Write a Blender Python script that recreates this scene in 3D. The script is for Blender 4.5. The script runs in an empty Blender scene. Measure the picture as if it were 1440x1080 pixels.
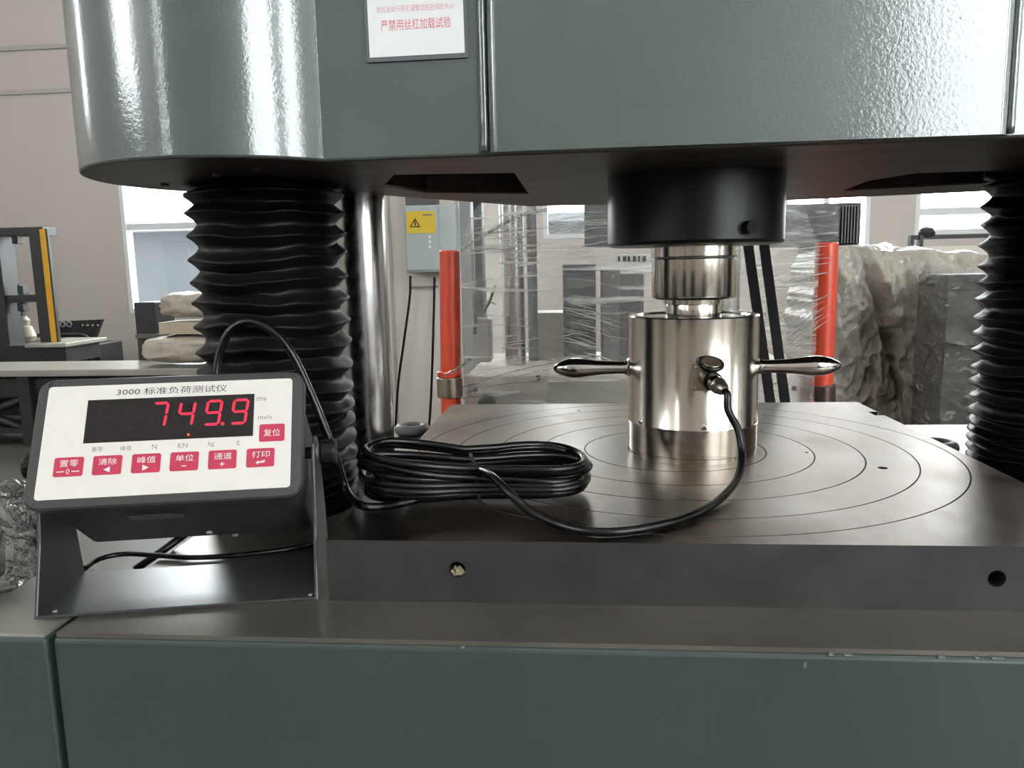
import bpy, bmesh, math, random
from math import pi, sin, cos, radians, atan2, hypot, sqrt
from mathutils import Vector, Matrix, noise
random.seed(7)
SC = bpy.context.scene
COL = SC.collection

# ------------------------------------------------------------------ camera
FPX = 1096.7
YAW, PITCH, ROLL = 0.08773, -0.14757, -0.02137
CAM = Vector((-0.14168, -0.99275, 0.23322))
FWD = Vector((-sin(YAW)*cos(PITCH), cos(YAW)*cos(PITCH), sin(PITCH)))
RT0 = Vector((cos(YAW), sin(YAW), 0)); UP0 = RT0.cross(FWD)
RT = RT0*cos(ROLL) + UP0*sin(ROLL)
UP = UP0*cos(ROLL) - RT0*sin(ROLL)
cam_data = bpy.data.cameras.new('camera')
cam_data.sensor_width = 36.0; cam_data.lens = FPX/1440*36; cam_data.clip_start = 0.02; cam_data.clip_end = 200
cam = bpy.data.objects.new('camera', cam_data); COL.objects.link(cam)
M = Matrix.Identity(4)
for i in range(3):
    M[i][0] = RT[i]; M[i][1] = UP[i]; M[i][2] = -FWD[i]; M[i][3] = CAM[i]
cam.matrix_world = M
SC.camera = cam

def at(px, py, Y):
    """world point at depth plane y=Y seen along the line of sight of a photo pixel"""
    d = FWD + RT*((px-720)/FPX) - UP*((py-540)/FPX)
    return CAM + d*((Y-CAM.y)/d.y)

# ------------------------------------------------------------------ world, exposure
SC.view_settings.view_transform = 'Standard'
SC.view_settings.look = 'None'
SC.view_settings.exposure = -0.88
SC.view_settings.gamma = 1.0
SC.view_settings.use_curve_mapping = False
SC.cycles.use_denoising = True
SC.cycles.max_bounces = 10
SC.cycles.transparent_max_bounces = 24
SC.cycles.sample_clamp_indirect = 40.0
SC.cycles.caustics_reflective = False
SC.cycles.caustics_refractive = False
W = bpy.data.worlds.new('overcast_sky'); SC.world = W; W.use_nodes = True
bg = W.node_tree.nodes['Background']
bg.inputs[0].default_value = (0.98, 0.985, 1.0, 1); bg.inputs[1].default_value = 28.0
FILL_W = 21.0     # watts for each added ceiling fill lamp

# ------------------------------------------------------------------ materials
def mat(name, col, rough=0.5, metal=0.0, var=0.0, vscale=8.0, vstretch=(1, 1, 1), bump=0.0, bscale=60.0, bstretch=(1, 1, 1),
        bdist=0.002, coat=0.0, coat_r=0.05, emit=None, estr=0.0, rvar=0.0, aniso=0.0, coat_ior=1.5, vcon=0.2, spec=0.5, col2=None, detail=6.0):
    m = bpy.data.materials.new(name); m.use_nodes = True
    nt = m.node_tree; N = nt.nodes; L = nt.links; b = N['Principled BSDF']
    b.inputs['Base Color'].default_value = (*col, 1); b.inputs['Roughness'].default_value = rough
    b.inputs['Metallic'].default_value = metal; b.inputs['Coat Weight'].default_value = coat
    b.inputs['Coat Roughness'].default_value = coat_r; b.inputs['Coat IOR'].default_value = coat_ior; b.inputs['Specular IOR Level'].default_value = spec
    if emit:
        b.inputs['Emission Color'].default_value = (*emit, 1); b.inputs['Emission Strength'].default_value = estr
    tc = N.new('ShaderNodeTexCoord')
    def nz(scale, stretch, det=6.0):
        mp = N.new('ShaderNodeMapping'); mp.inputs['Scale'].default_value = stretch
        L.new(tc.outputs['Object'], mp.inputs[0])
        n = N.new('ShaderNodeTexNoise'); n.inputs['Scale'].default_value = scale; n.inputs['Detail'].default_value = det
        n.inputs['Roughness'].default_value = 0.6
        L.new(mp.outputs[0], n.inputs['Vector']); return n
    if var > 0 or rvar > 0:
        n = nz(vscale, vstretch, detail)
        if var > 0:
            r = N.new('ShaderNodeValToRGB')
            c2 = col2 or tuple(min(1, c*(1+var)) for c in col)
            c1 = tuple(c*(1-var) for c in col) if not col2 else col
            r.color_ramp.elements[0].position = 0.5-vcon; r.color_ramp.elements[1].position = 0.5+vcon
            r.color_ramp.elements[0].color = (*c1, 1); r.color_ramp.elements[1].color = (*c2, 1)
            L.new(n.outputs[0], r.inputs[0]); L.new(r.outputs[0], b.inputs['Base Color'])
        if rvar > 0:
            mr = N.new('ShaderNodeMapRange'); mr.inputs['From Min'].default_value = 0.3; mr.inputs['From Max'].default_value = 0.7
            mr.inputs['To Min'].default_value = max(0.02, rough-rvar); mr.inputs['To Max'].default_value = min(1, rough+rvar)
            L.new(n.outputs[0], mr.inputs[0]); L.new(mr.outputs[0], b.inputs['Roughness'])
    if bump > 0:
        n2 = nz(bscale, bstretch, 3.0)
        bp = N.new('ShaderNodeBump'); bp.inputs['Strength'].default_value = bump; bp.inputs['Distance'].default_value = bdist
        L.new(n2.outputs[0], bp.inputs['Height']); L.new(bp.outputs[0], b.inputs['Normal'])
        if coat > 0: L.new(bp.outputs[0], b.inputs['Coat Normal'])
    if aniso > 0:
        b.inputs['Anisotropic'].default_value = aniso
        t = N.new('ShaderNodeTangent'); t.direction_type = 'RADIAL'; t.axis = 'Z'
        L.new(t.outputs[0], b.inputs['Tangent'])
    return m

def film_mat(name, tint, opacity, streak, scale, stretch, bump, bdist, rough=0.12):
    """thin clear stretch film: mostly see-through, milky in creases, glossy"""
    m = bpy.data.materials.new(name); m.use_nodes = True
    nt = m.node_tree; N = nt.nodes; L = nt.links; N.remove(N['Principled BSDF'])
    out = N['Material Output']; tc = N.new('ShaderNodeTexCoord')
    mp = N.new('ShaderNodeMapping'); mp.inputs['Scale'].default_value = stretch; L.new(tc.outputs['Object'], mp.inputs[0])
    mp.inputs['Rotation'].default_value = (0, radians(9), 0)
    n = N.new('ShaderNodeTexNoise'); n.inputs['Scale'].default_value = scale; n.inputs['Detail'].default_value = 5; n.inputs['Distortion'].default_value = 0.6
    L.new(mp.outputs[0], n.inputs['Vector'])
    bp = N.new('ShaderNodeBump'); bp.inputs['Strength'].default_value = bump; bp.inputs['Distance'].default_value = bdist
    L.new(n.outputs[0], bp.inputs['Height'])
    mr = N.new('ShaderNodeMapRange'); mr.inputs['From Min'].default_value = 0.55; mr.inputs['From Max'].default_value = 0.72
    mr.inputs['To Min'].default_value = opacity; mr.inputs['To Max'].default_value = streak; L.new(n.outputs[0], mr.inputs[0])
    tr = N.new('ShaderNodeBsdfTransparent'); tr.inputs[0].default_value = (0.97, 0.97, 0.96, 1)
    df = N.new('ShaderNodeBsdfDiffuse'); df.inputs[0].default_value = (*tint, 1); L.new(bp.outputs[0], df.inputs['Normal'])
    tl = N.new('ShaderNodeBsdfTranslucent'); tl.inputs[0].default_value = (*tint, 1)
    gl = N.new('ShaderNodeBsdfGlossy'); gl.inputs['Roughness'].default_value = rough; L.new(bp.outputs[0], gl.inputs['Normal'])
    ad = N.new('ShaderNodeMixShader'); ad.inputs[0].default_value = 0.5; L.new(df.outputs[0], ad.inputs[1]); L.new(tl.outputs[0], ad.inputs[2])
    m1 = N.new('ShaderNodeMixShader'); L.new(mr.outputs[0], m1.inputs[0]); L.new(tr.outputs[0], m1.inputs[1]); L.new(ad.outputs[0], m1.inputs[2])
    fr = N.new('ShaderNodeFresnel'); fr.inputs[0].default_value = 1.45; L.new(bp.outputs[0], fr.inputs['Normal'])
    m2 = N.new('ShaderNodeMixShader'); L.new(fr.outputs[0], m2.inputs[0]); L.new(m1.outputs[0], m2.inputs[1]); L.new(gl.outputs[0], m2.inputs[2])
    L.new(m2.outputs[0], out.inputs[0])
    return m

def glass_mat():
    m = bpy.data.materials.new('window_glass'); m.use_nodes = True
    nt = m.node_tree; N = nt.nodes; L = nt.links; N.remove(N['Principled BSDF'])
    tr = N.new('ShaderNodeBsdfTransparent'); tr.inputs[0].default_value = (0.93, 0.96, 0.96, 1)
    gl = N.new('ShaderNodeBsdfGlossy'); gl.inputs['Roughness'].default_value = 0.02
    mx = N.new('ShaderNodeMixShader'); mx.inputs[0].default_value = 0.06
    L.new(tr.outputs[0], mx.inputs[1]); L.new(gl.outputs[0], mx.inputs[2]); L.new(mx.outputs[0], N['Material Output'].inputs[0])
    return m

MT = dict(
    green=mat('grey_green_enamel', (0.075, 0.098, 0.092), 0.32, 0, var=0.12, vscale=3, bump=0.13, bscale=280, bdist=0.0012, coat=1.0, coat_r=0.03, coat_ior=1.7),
    green_base=mat('grey_green_base_enamel', (0.042, 0.058, 0.053), 0.42, 0, var=0.1, vscale=2.5, bump=0.1, bscale=120, bdist=0.001, coat=0.35, coat_r=0.22),
    under=mat('dark_primer_steel', (0.060, 0.046, 0.038), 0.45, 0.3, var=0.65, vscale=9, vstretch=(0.5, 2, 1), bump=0.2, bscale=30),
    black=mat('black_oxide', (0.006, 0.006, 0.0065), 0.34, 0.0, spec=0.35, bump=0.05, bscale=180),
    hole=mat('hole_black', (0.006, 0.006, 0.006), 0.8),
    rubber=mat('black_rubber', (0.0062, 0.0056, 0.0058), 0.38, 0, spec=0.18, var=0.35, vscale=12, bump=0.12, bscale=35, bdist=0.002, rvar=0.08),
    cable=mat('black_cable_sheath', (0.005, 0.005, 0.0055), 0.27, 0, spec=0.4),
    strap=mat('black_belt', (0.010, 0.011, 0.012), 0.5, 0, bump=0.1, bscale=300),
    chrome=mat('ground_chrome', (0.50, 0.50, 0.50), 0.2, 1.0, rvar=0.04, vscale=30, aniso=0.5),
    stainless=mat('stainless_steel', (0.60, 0.55, 0.49), 0.16, 1.0, var=0.07, vscale=26, vstretch=(1, 1, 0.08), rvar=0.05, bump=0.03, bscale=500, bstretch=(0.05, 0.05, 1), bdist=0.0006, aniso=0.5),
    stainless2=mat('polished_steel', (0.70, 0.68, 0.65), 0.1, 1.0, rvar=0.03, vscale=40),
    platen=mat('ground_steel', (0.175, 0.142, 0.118), 0.39, 1.0, var=0.42, vcon=0.11, vscale=9, vstretch=(1, 0.7, 1), detail=7, rvar=0.08, bump=0.07, bscale=70, bstretch=(1, 0.6, 1), bdist=0.0007),
    platen_side=mat('milled_dark_steel', (0.055, 0.052, 0.05), 0.5, 0.5, var=0.25, vscale=14, bump=0.15, bscale=90, bdist=0.0008),
    groove=mat('groove_dark', (0.025, 0.02, 0.018), 0.6, 0.3),
    base_top=mat('machined_base_steel', (0.25, 0.225, 0.20), 0.36, 0.7, var=0.2, vscale=5, detail=2.5, rvar=0.05),
    chip=mat('chipped_paint', (0.15, 0.17, 0.16), 0.6),
    plastic=mat('charcoal_abs', (0.046, 0.046, 0.044), 0.45, 0, bump=0.06, bscale=600, bdist=0.0004),
    bracket=mat('bracket_grey_paint', (0.045, 0.045, 0.048), 0.3, 0, bump=0.06, bscale=500, bdist=0.0004, coat=0.55, coat_r=0.3),
    panel=mat('panel_white', (0.74, 0.70, 0.65), 0.45, 0, var=0.02, vscale=20),
    screen=mat('display_window', (0.018, 0.014, 0.014), 0.12, 0),
    ghost=mat('unlit_segment', (0.022, 0.016, 0.016), 0.2, 0),
    led=mat('led_red', (0.4, 0.01, 0.02), 0.4, emit=(1.0, 0.035, 0.12), estr=1.25),
    led2=mat('led_lamp', (0.4, 0.05, 0.02), 0.4, emit=(1.0, 0.10, 0.04), estr=1.6),
    button=mat('button_red', (0.52, 0.035, 0.085), 0.45, 0, var=0.06, vscale=40),
    print_white=mat('print_white', (0.82, 0.74, 0.74), 0.6),
    print_black=mat('print_black', (0.045, 0.04, 0.045), 0.6),
    print_grey=mat('print_grey', (0.22, 0.20, 0.21), 0.6),
    sign=mat('sign_white', (0.80, 0.80, 0.79), 0.5, 0, var=0.02, vscale=30),
    sign_edge=mat('sign_backing', (0.12, 0.13, 0.135), 0.5),
    print_red=mat('print_red', (0.70, 0.16, 0.22), 0.6),
    print_pale=mat('print_pale_red', (0.72, 0.33, 0.38), 0.6),
    wall=mat('painted_wall', (0.55, 0.50, 0.465), 0.7, 0, var=0.03, vscale=0.8, bump=0.05, bscale=12),
    partition=mat('partition_panel', (0.70, 0.645, 0.59), 0.6, 0, var=0.03, vscale=1.5),
    wall_line=mat('wall_joint', (0.44, 0.405, 0.385), 0.8),
    floor=mat('epoxy_floor', (0.125, 0.118, 0.108), 0.4, 0, var=0.12, vscale=0.9, bump=0.03, bscale=40),
    ceil=mat('ceiling_sheet', (0.60, 0.60, 0.59), 0.7, 0, var=0.03, vscale=1),
    frame=mat('window_frame_white', (0.72, 0.75, 0.77), 0.35, 0, var=0.03, vscale=5),
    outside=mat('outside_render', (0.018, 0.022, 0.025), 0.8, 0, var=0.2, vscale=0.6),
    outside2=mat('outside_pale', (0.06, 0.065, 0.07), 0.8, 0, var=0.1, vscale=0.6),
    red=mat('red_enamel', (0.74, 0.075, 0.035), 0.35, 0, var=0.08, vscale=14, coat=0.5, coat_r=0.2),
    brass=mat('dull_nickel', (0.40, 0.34, 0.27), 0.35, 1.0, var=0.15, vscale=30),
    brown=mat('brown_cap_steel', (0.16, 0.11, 0.10), 0.3, 0.8, var=0.2, vscale=20),
    cream=mat('cream_enamel', (0.78, 0.73, 0.65), 0.45, 0, var=0.04, vscale=4),
    beige=mat('beige_cover', (0.58, 0.56, 0.47), 0.5, 0, var=0.04, vscale=4),
    dark=mat('dark_equipment', (0.022, 0.022, 0.023), 0.45, 0, var=0.3, vscale=8),
    darkgrey=mat('dark_grey_steel', (0.10, 0.10, 0.10), 0.45, 0.2, var=0.15, vscale=6),
    grey=mat('grey_enamel', (0.26, 0.265, 0.26), 0.4, 0, var=0.06, vscale=5),
    bluegrey=mat('pale_grey_cabinet', (0.42, 0.47, 0.47), 0.45, 0, var=0.03, vscale=4),
    yellow=mat('yellow_sticker', (0.72, 0.50, 0.035), 0.5, 0),
    yellow2=mat('yellow_stripe', (0.66, 0.36, 0.02), 0.5, 0, var=0.06, vscale=10),
    bench=mat('bench_steel', (0.36, 0.34, 0.30), 0.4, 0.2, var=0.12, vscale=4),
    carton=mat('carton_board', (0.52, 0.44, 0.34), 0.7, 0, var=0.1, vscale=7),
    tarp=mat('grey_plastic_sheet', (0.37, 0.335, 0.29), 0.28, 0, var=0.15, vscale=6, bump=0.5, bscale=22, bdist=0.02, coat=0.5, coat_r=0.2),
    bag=mat('milky_plastic_bundle', (0.46, 0.41, 0.34), 0.35, 0, var=0.18, vscale=9, bump=0.4, bscale=30, bdist=0.01),
    lamp=mat('fill_lamp_lens', (0.8, 0.8, 0.78), 0.4, emit=(1.0, 0.95, 0.88), estr=6.0),
    fill_lamp_body=mat('fill_lamp_housing', (0.5, 0.5, 0.5), 0.4, 0.5),
    film3=film_mat('crate_film', (0.60, 0.56, 0.50), 0.22, 0.75, 14.0, (1, 1, 2.2), 1.0, 0.04, 0.2),
    wrinkle=film_mat('film_crease', (0.95, 0.94, 0.91), 0.5, 0.9, 9.0, (1, 1, 1), 0.4, 0.01, 0.15),
    glass=glass_mat(),
    film=film_mat('stretch_film', (0.95, 0.94, 0.91), 0.13, 0.66, 6.0, (0.5, 1, 5.5), 1.0, 0.03, 0.10),
    film2=film_mat('wrap_bag_film', (0.72, 0.70, 0.66), 0.12, 0.55, 20.0, (1, 1, 1.6), 1.0, 0.03),
)
def two(name, a, b):
    return [MT[a], MT[b]]

# ------------------------------------------------------------------ mesh helpers
class MB:
    def __init__(s): s.v = []; s.f = []; s.mi = []; s.sm = []; s.soft = False
    def add(s, verts, faces, mi=0, smooth=False):
        o = len(s.v); s.v += [tuple(v) for v in verts]
        for f in faces:
            s.f.append(tuple(i+o for i in f)); s.mi.append(mi); s.sm.append(smooth)
        return s
    def box(s, c, d, mi=0, rot=None, bev=0.0):
        x, y, z = d[0]/2, d[1]/2, d[2]/2
        if bev > 0:
            bm = bmesh.new(); bmesh.ops.create_cube(bm, size=1.0)
            for v in bm.verts: v.co = Vector((v.co.x*d[0], v.co.y*d[1], v.co.z*d[2]))
            bmesh.ops.bevel(bm, geom=list(bm.edges), offset=bev, segments=2, affect='EDGES', profile=0.6)
            bm.verts.index_update()
            V = [v.co.copy() for v in bm.verts]; F = [[v.index for v in f.verts] for f in bm.faces]; bm.free()
        else:
            V = [Vector(q) for q in ((-x, -y, -z), (x, -y, -z), (x, y, -z), (-x, y, -z), (-x, -y, z), (x, -y, z), (x, y, z), (-x, y, z))]
            F = [(0, 3, 2, 1), (4, 5, 6, 7), (0, 1, 5, 4), (1, 2, 6, 5), (2, 3, 7, 6), (3, 0, 4, 7)]
        R = rot.to_3x3() if rot else Matrix.Identity(3)
        c = Vector(c)
        return s.add([c + R @ v for v in V], F, mi)
    def lathe(s, prof, seg=48, c=(0, 0, 0), rot=None, mi=0, cap=True, smooth=True, mis=None):
        """prof: list of (r, z)"""
        R = rot.to_3x3() if rot else Matrix.Identity(3); c = Vector(c); V = []; F = []; n = len(prof)
        o = len(s.v)
        for (r, z) in prof:
            for k in range(seg):
                a = 2*pi*k/seg; V.append(c + R @ Vector((r*cos(a), r*sin(a), z)))
        s.v += [tuple(v) for v in V]
        for i in range(n-1):
            for k in range(seg):
                k2 = (k+1) % seg
                s.f.append((o+i*seg+k, o+i*seg+k2, o+(i+1)*seg+k2, o+(i+1)*seg+k)); s.mi.append(mis[i] if mis else mi); s.sm.append(smooth)
        if cap:
            s.f.append(tuple(o+k for k in reversed(range(seg)))); s.mi.append(mis[0] if mis else mi); s.sm.append(False)
            s.f.append(tuple(o+(n-1)*seg+k for k in range(seg))); s.mi.append(mis[-1] if mis else mi); s.sm.append(False)
        return s
    def cyl(s, p0, p1, r, seg=24, mi=0, r2=None, bev=0.0):
        p0 = Vector(p0); p1 = Vector(p1); d = p1-p0; h = d.length
        q = Vector((0, 0, 1)).rotation_difference(d.normalized()).to_matrix()
        r2 = r if r2 is None else r2
        pr = [(r, 0), (r2, h)] if bev <= 0 else [(r-bev, 0), (r, bev), (r2, h-bev), (r2-bev, h)]
        return s.lathe(pr, seg, p0, q, mi)
    def prism(s, poly, z0, z1, mi=0, mi_side=None):
        if sum(poly[i][0]*poly[i-1][1]-poly[i-1][0]*poly[i][1] for i in range(len(poly))) > 0: poly = poly[::-1]
        n = len(poly); V = [(x, y, z0) for x, y in poly] + [(x, y, z1) for x, y in poly]
        s.add(V, [tuple(reversed(range(n))), tuple(range(n, 2*n))], mi)
        o = len(s.v)-2*n
        for i in range(n):
            j = (i+1) % n
            s.f.append((o+i, o+j, o+n+j, o+n+i)); s.mi.append(mi if mi_side is None else mi_side); s.sm.append(False)
        return s
    def tube(s, pts, r, seg=10, mi=0, cap=True):
        s.soft = True
        pts = [Vector(p) for p in pts]; n = len(pts); o = len(s.v)
        t0 = (pts[1]-pts[0]).normalized(); up = Vector((0, 0, 1)) if abs(t0.z) < 0.9 else Vector((1, 0, 0))
        nrm = (up - t0*up.dot(t0)).normalized()
        for i in range(n):
            t = (pts[min(i+1, n-1)] - pts[max(i-1, 0)]).normalized()
            nrm = (nrm - t*nrm.dot(t)).normalized(); b = t.cross(nrm)
            rr = r[i] if isinstance(r, (list, tuple)) else r
            for k in range(seg):
                a = 2*pi*k/seg; s.v.append(tuple(pts[i] + nrm*cos(a)*rr + b*sin(a)*rr))
        for i in range(n-1):
            for k in range(seg):
                k2 = (k+1) % seg
                s.f.append((o+i*seg+k, o+i*seg+k2, o+(i+1)*seg+k2, o+(i+1)*seg+k)); s.mi.append(mi); s.sm.append(True)
        if cap:
            s.f.append(tuple(o+k for k in reversed(range(seg)))); s.mi.append(mi); s.sm.append(False)
            s.f.append(tuple(o+(n-1)*seg+k for k in range(seg))); s.mi.append(mi); s.sm.append(False)
        return s
    def torus(s, c, R, r, seg=40, sub=12, rot=None, mi=0):
        Q = rot.to_3x3() if rot else Matrix.Identity(3); c = Vector(c); o = len(s.v)
        for i in range(seg):
            a = 2*pi*i/seg
            for k in range(sub):
                b = 2*pi*k/sub
                s.v.append(tuple(c + Q @ Vector(((R+r*cos(b))*cos(a), (R+r*cos(b))*sin(a), r*sin(b)))))
        for i in range(seg):
            for k in range(sub):
                i2 = (i+1) % seg; k2 = (k+1) % sub
                s.f.append((o+i*sub+k, o+i2*sub+k, o+i2*sub+k2, o+i*sub+k2)); s.mi.append(mi); s.sm.append(True)
        return s
    def grid(s, fn, nu, nv, mi=0, smooth=True):
        s.soft = True
        o = len(s.v)
        for j in range(nv+1):
            for i in range(nu+1): s.v.append(tuple(fn(i/nu, j/nv)))
        for j in range(nv):
            for i in range(nu):
                a = o+j*(nu+1)+i; s.f.append((a, a+1, a+nu+2, a+nu+1)); s.mi.append(mi); s.sm.append(smooth)
        return s
    def build(s, name, mats, parent=None, loc=None, rot=None):
        me = bpy.data.meshes.new(name); me.from_pydata(s.v, [], s.f)
        for m in (mats if isinstance(mats, (list, tuple)) else [mats]):
            me.materials.append(MT[m] if isinstance(m, str) else m)
        me.polygons.foreach_set('material_index', s.mi); me.polygons.foreach_set('use_smooth', s.sm)
        me.update()
        if any(s.sm) and not s.soft: me.set_sharp_from_angle(angle=radians(28))
        o = bpy.data.objects.new(name, me); COL.objects.link(o)
        if parent: o.parent = parent
        if loc is not None: o.location = loc
        if rot is not None: o.rotation_euler = rot
        return o

def tag(o, label, cat, group=None, kind=None):
    o['label'] = label; o['category'] = cat
    if group: o['group'] = group
    if kind: o['kind'] = kind
    return o
def struct(o, label=None, cat=None):
    o['kind'] = 'structure'
    if label: o['label'] = label
    if cat: o['category'] = cat
    return o
def empty(name, loc, rz=0.0):
    o = bpy.data.objects.new(name, None); COL.objects.link(o); o.location = loc; o.rotation_euler = (0, 0, rz)
    o.empty_display_size = 0.05
    return o
def bevel(o, w, seg=2, ang=40):
    m = o.modifiers.new('bevel', 'BEVEL'); m.width = w; m.segments = seg; m.limit_method = 'ANGLE'; m.angle_limit = radians(ang); return o
def solid(o, t):
    m = o.modifiers.new('thickness', 'SOLIDIFY'); m.thickness = t; m.offset = 0; return o
def cut(o, cutter_mb, cmats='hole'):
    c = cutter_mb.build('cutter', cmats)
    m = o.modifiers.new('cut', 'BOOLEAN'); m.operation = 'DIFFERENCE'; m.object = c; m.solver = 'EXACT'
    try: m.material_mode = 'TRANSFER'
    except Exception: pass
    bpy.context.view_layer.update()
    dg = bpy.context.evaluated_depsgraph_get()
    me = bpy.data.meshes.new_from_object(o.evaluated_get(dg))
    o.modifiers.clear(); o.data = me
    bpy.data.objects.remove(c, do_unlink=True)
    return o
def rrect(w, h, r, n=5):
    P = []
    for cx, cy, a0 in ((w/2-r, h/2-r, 0), (-w/2+r, h/2-r, 90), (-w/2+r, -h/2+r, 180), (w/2-r, -h/2+r, 270)):
        for k in range(n+1):
            a = radians(a0+90*k/n); P.append((cx+r*cos(a), cy+r*sin(a)))
    return P
def text_mesh(body, h=None, w=None, space=1.0):
    """flat lettering centred on the origin in its xy plane"""
    c = bpy.data.curves.new('lettering', 'FONT'); c.body = body; c.align_x = 'CENTER'; c.align_y = 'CENTER'; c.space_character = space
    c.resolution_u = 2
    o = bpy.data.objects.new('lettering', c); COL.objects.link(o)
    bpy.context.view_layer.update()
    me = bpy.data.meshes.new_from_object(o.evaluated_get(bpy.context.evaluated_depsgraph_get()))
    bpy.data.objects.remove(o, do_unlink=True)
    xs = [v.co.x for v in me.vertices]; ys = [v.co.y for v in me.vertices]
    cx, cy = (min(xs)+max(xs))/2, (min(ys)+max(ys))/2; ww, hh = max(xs)-min(xs), max(ys)-min(ys)
    sy = (h/hh) if h else (w/ww); sx = (w/ww) if w else sy
    for v in me.vertices: v.co = Vector(((v.co.x-cx)*sx, (v.co.y-cy)*sy, 0))
    return me
def lettering(name, body, mname, parent, loc, h=None, w=None, rot=(0, 0, 0), space=1.0):
    me = text_mesh(body, h, w, space); me.name = name; me.materials.clear(); me.materials.append(MT[mname])
    o = bpy.data.objects.new(name, me); COL.objects.link(o); o.parent = parent; o.location = loc; o.rotation_euler = rot
    return o
def spline(pts, n=12):
    """Catmull-Rom through the points"""
    P = [Vector(p) for p in pts]; out = []
    Q = [P[0]*2-P[1]] + P + [P[-1]*2-P[-2]]
    for i in range(1, len(Q)-2):
        a, b, c, d = Q[i-1], Q[i], Q[i+1], Q[i+2]
        for k in range(n):
            t = k/n
            out.append(0.5*((2*b)+(c-a)*t+(2*a-5*b+4*c-d)*t*t+(-a+3*b-3*c+d)*t**3))
    out.append(P[-1]); return out
def N3(x, y, z): return noise.noise(Vector((x, y, z)))

# ================================================================== THE HALL
FZ = -1.0; CZ = 6.2
HX0, HX1, HY0, HY1 = -9.0, 7.2, -8.0, 7.0
struct(MB().box(((HX0+HX1)/2, (HY0+HY1)/2, FZ-0.05), (HX1-HX0+0.4, HY1-HY0+0.4, 0.1)).build('floor', 'floor'))
struct(MB().box(((HX0+HX1)/2, (HY0+HY1)/2, CZ+0.05), (HX1-HX0+0.4, HY1-HY0+0.4, 0.1)).build('ceiling', 'ceil'))

WIN = 0
def wall(name, axis, pos, lo, hi, wins, thick=0.2):
    """wall with real window openings; wins = list of (a0, a1, z0, z1, [transom z], [mullion a])"""
    global WIN
    mb = MB()
    sgn = 1 if pos > 0 else -1
    pc = pos + sgn*thick/2
    def piece(a0, a1, z0, z1):
        if a1-a0 < 1e-4 or z1-z0 < 1e-4: return
        if axis == 'y': mb.box(((a0+a1)/2, pc, (z0+z1)/2), (a1-a0, thick, z1-z0))
        else: mb.box((pc, (a0+a1)/2, (z0+z1)/2), (thick, a1-a0, z1-z0))
    a = lo
    for (a0, a1, z0, z1, tz, ma) in sorted(wins):
        piece(a, a0, FZ, CZ); piece(a0, a1, FZ, z0); piece(a0, a1, z1, CZ); a = a1
    piece(a, hi, FZ, CZ)
    w = struct(mb.build(name, 'wall'))
    for (a0, a1, z0, z1, tz, ma) in sorted(wins):
        WIN += 1
        fr = MB(); t = 0.045; dp = 0.09; fpos = pos + sgn*0.05
        def bar(b0, b1, c0, c1, d=dp):
            if axis == 'y': fr.box(((b0+b1)/2, fpos, (c0+c1)/2), (b1-b0, d, c1-c0))
            else: fr.box((fpos, (b0+b1)/2, (c0+c1)/2), (d, b1-b0, c1-c0))
        bar(a0, a0+t, z0, z1); bar(a1-t, a1, z0, z1); bar(a0+t, a1-t, z0, z0+t); bar(a0+t, a1-t, z1-t, z1)
        for q in tz: bar(a0+t, a1-t, q-0.035, q+0.035, 0.07)
        zs = [z0+t] + [x for q in sorted(tz) for x in (q-0.035, q+0.035)] + [z1-t]
        for q in ma:
            for i in range(0, len(zs), 2): bar(q-0.025, q+0.025, zs[i], zs[i+1], 0.06)
        f = struct(fr.build('window_%d' % WIN, 'frame'))
        az = [a0+t] + [x for q in sorted(ma) for x in (q-0.025, q+0.025)] + [a1-t]
        for i in range(0, len(zs), 2):
            for j in range(0, len(az), 2):
                g = MB(); b0, b1, c0, c1 = az[j], az[j+1], zs[i], zs[i+1]
                if axis == 'y': g.box(((b0+b1)/2, fpos, (c0+c1)/2), (b1-b0, 0.006, c1-c0))
                else: g.box((fpos, (b0+b1)/2, (c0+c1)/2), (0.006, b1-b0, c1-c0))
                g.build('pane', 'glass', f)
    return w
def bxz(px, py): q = at(px, py, HY1); return q.x, q.z
w1x0, w1z0 = bxz(182, 440); w1x1 = bxz(470, 440)[0]; w1t = bxz(230, 318)[1]
w2x0, w2z0 = bxz(764, 336); w2x1 = bxz(858, 336)[0]
w3x0, w3z0 = bxz(1100, 352); w3x1 = bxz(1222, 352)[0]
w4x0, w4z0 = bxz(1286, 330); w4x1 = bxz(1400, 330)[0]; w4t = bxz(1330, 297)[1]
wb = wall('wall_back', 'y', HY1, HX0, HX1, [
    (w1x0, w1x1, w1z0, 3.4, [w1t, 2.6], [(w1x0+w1x1)/2]),
    (w2x0, w2x1, w2z0, 2.7, [1.6], []),
    (w3x0, w3x1, w3z0, 2.7, [1.5], [(w3x0+w3x1)/2]),
    (w4x0, w4x1+0.9, w4z0, 2.7, [w4t], [w4x1])])
wall('wall_front', 'y', HY0, HX0, HX1, [
    (-5.6, -5.05, 0.9, 4.8, [2.2], []),
    (3.15, 6.7, 0.35, 5.2, [1.95, 3.6], [4.35, 5.5])])
wall('wall_right', 'x', HX1, HY0, HY1, [
    (-7.2, -4.9, 0.35, 5.2, [1.95, 3.6], [-6.05]),
    (-2.75, -2.2, 0.35, 5.2, [1.95], [])])
wall('wall_left', 'x', HX0, HY0, HY1, [
    (-7.6, -4.2, 2.3, 5.4, [3.6], [-5.9]),
    (1.4, 2.0, 1.8, 5.2, [3.2], [])])
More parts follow.
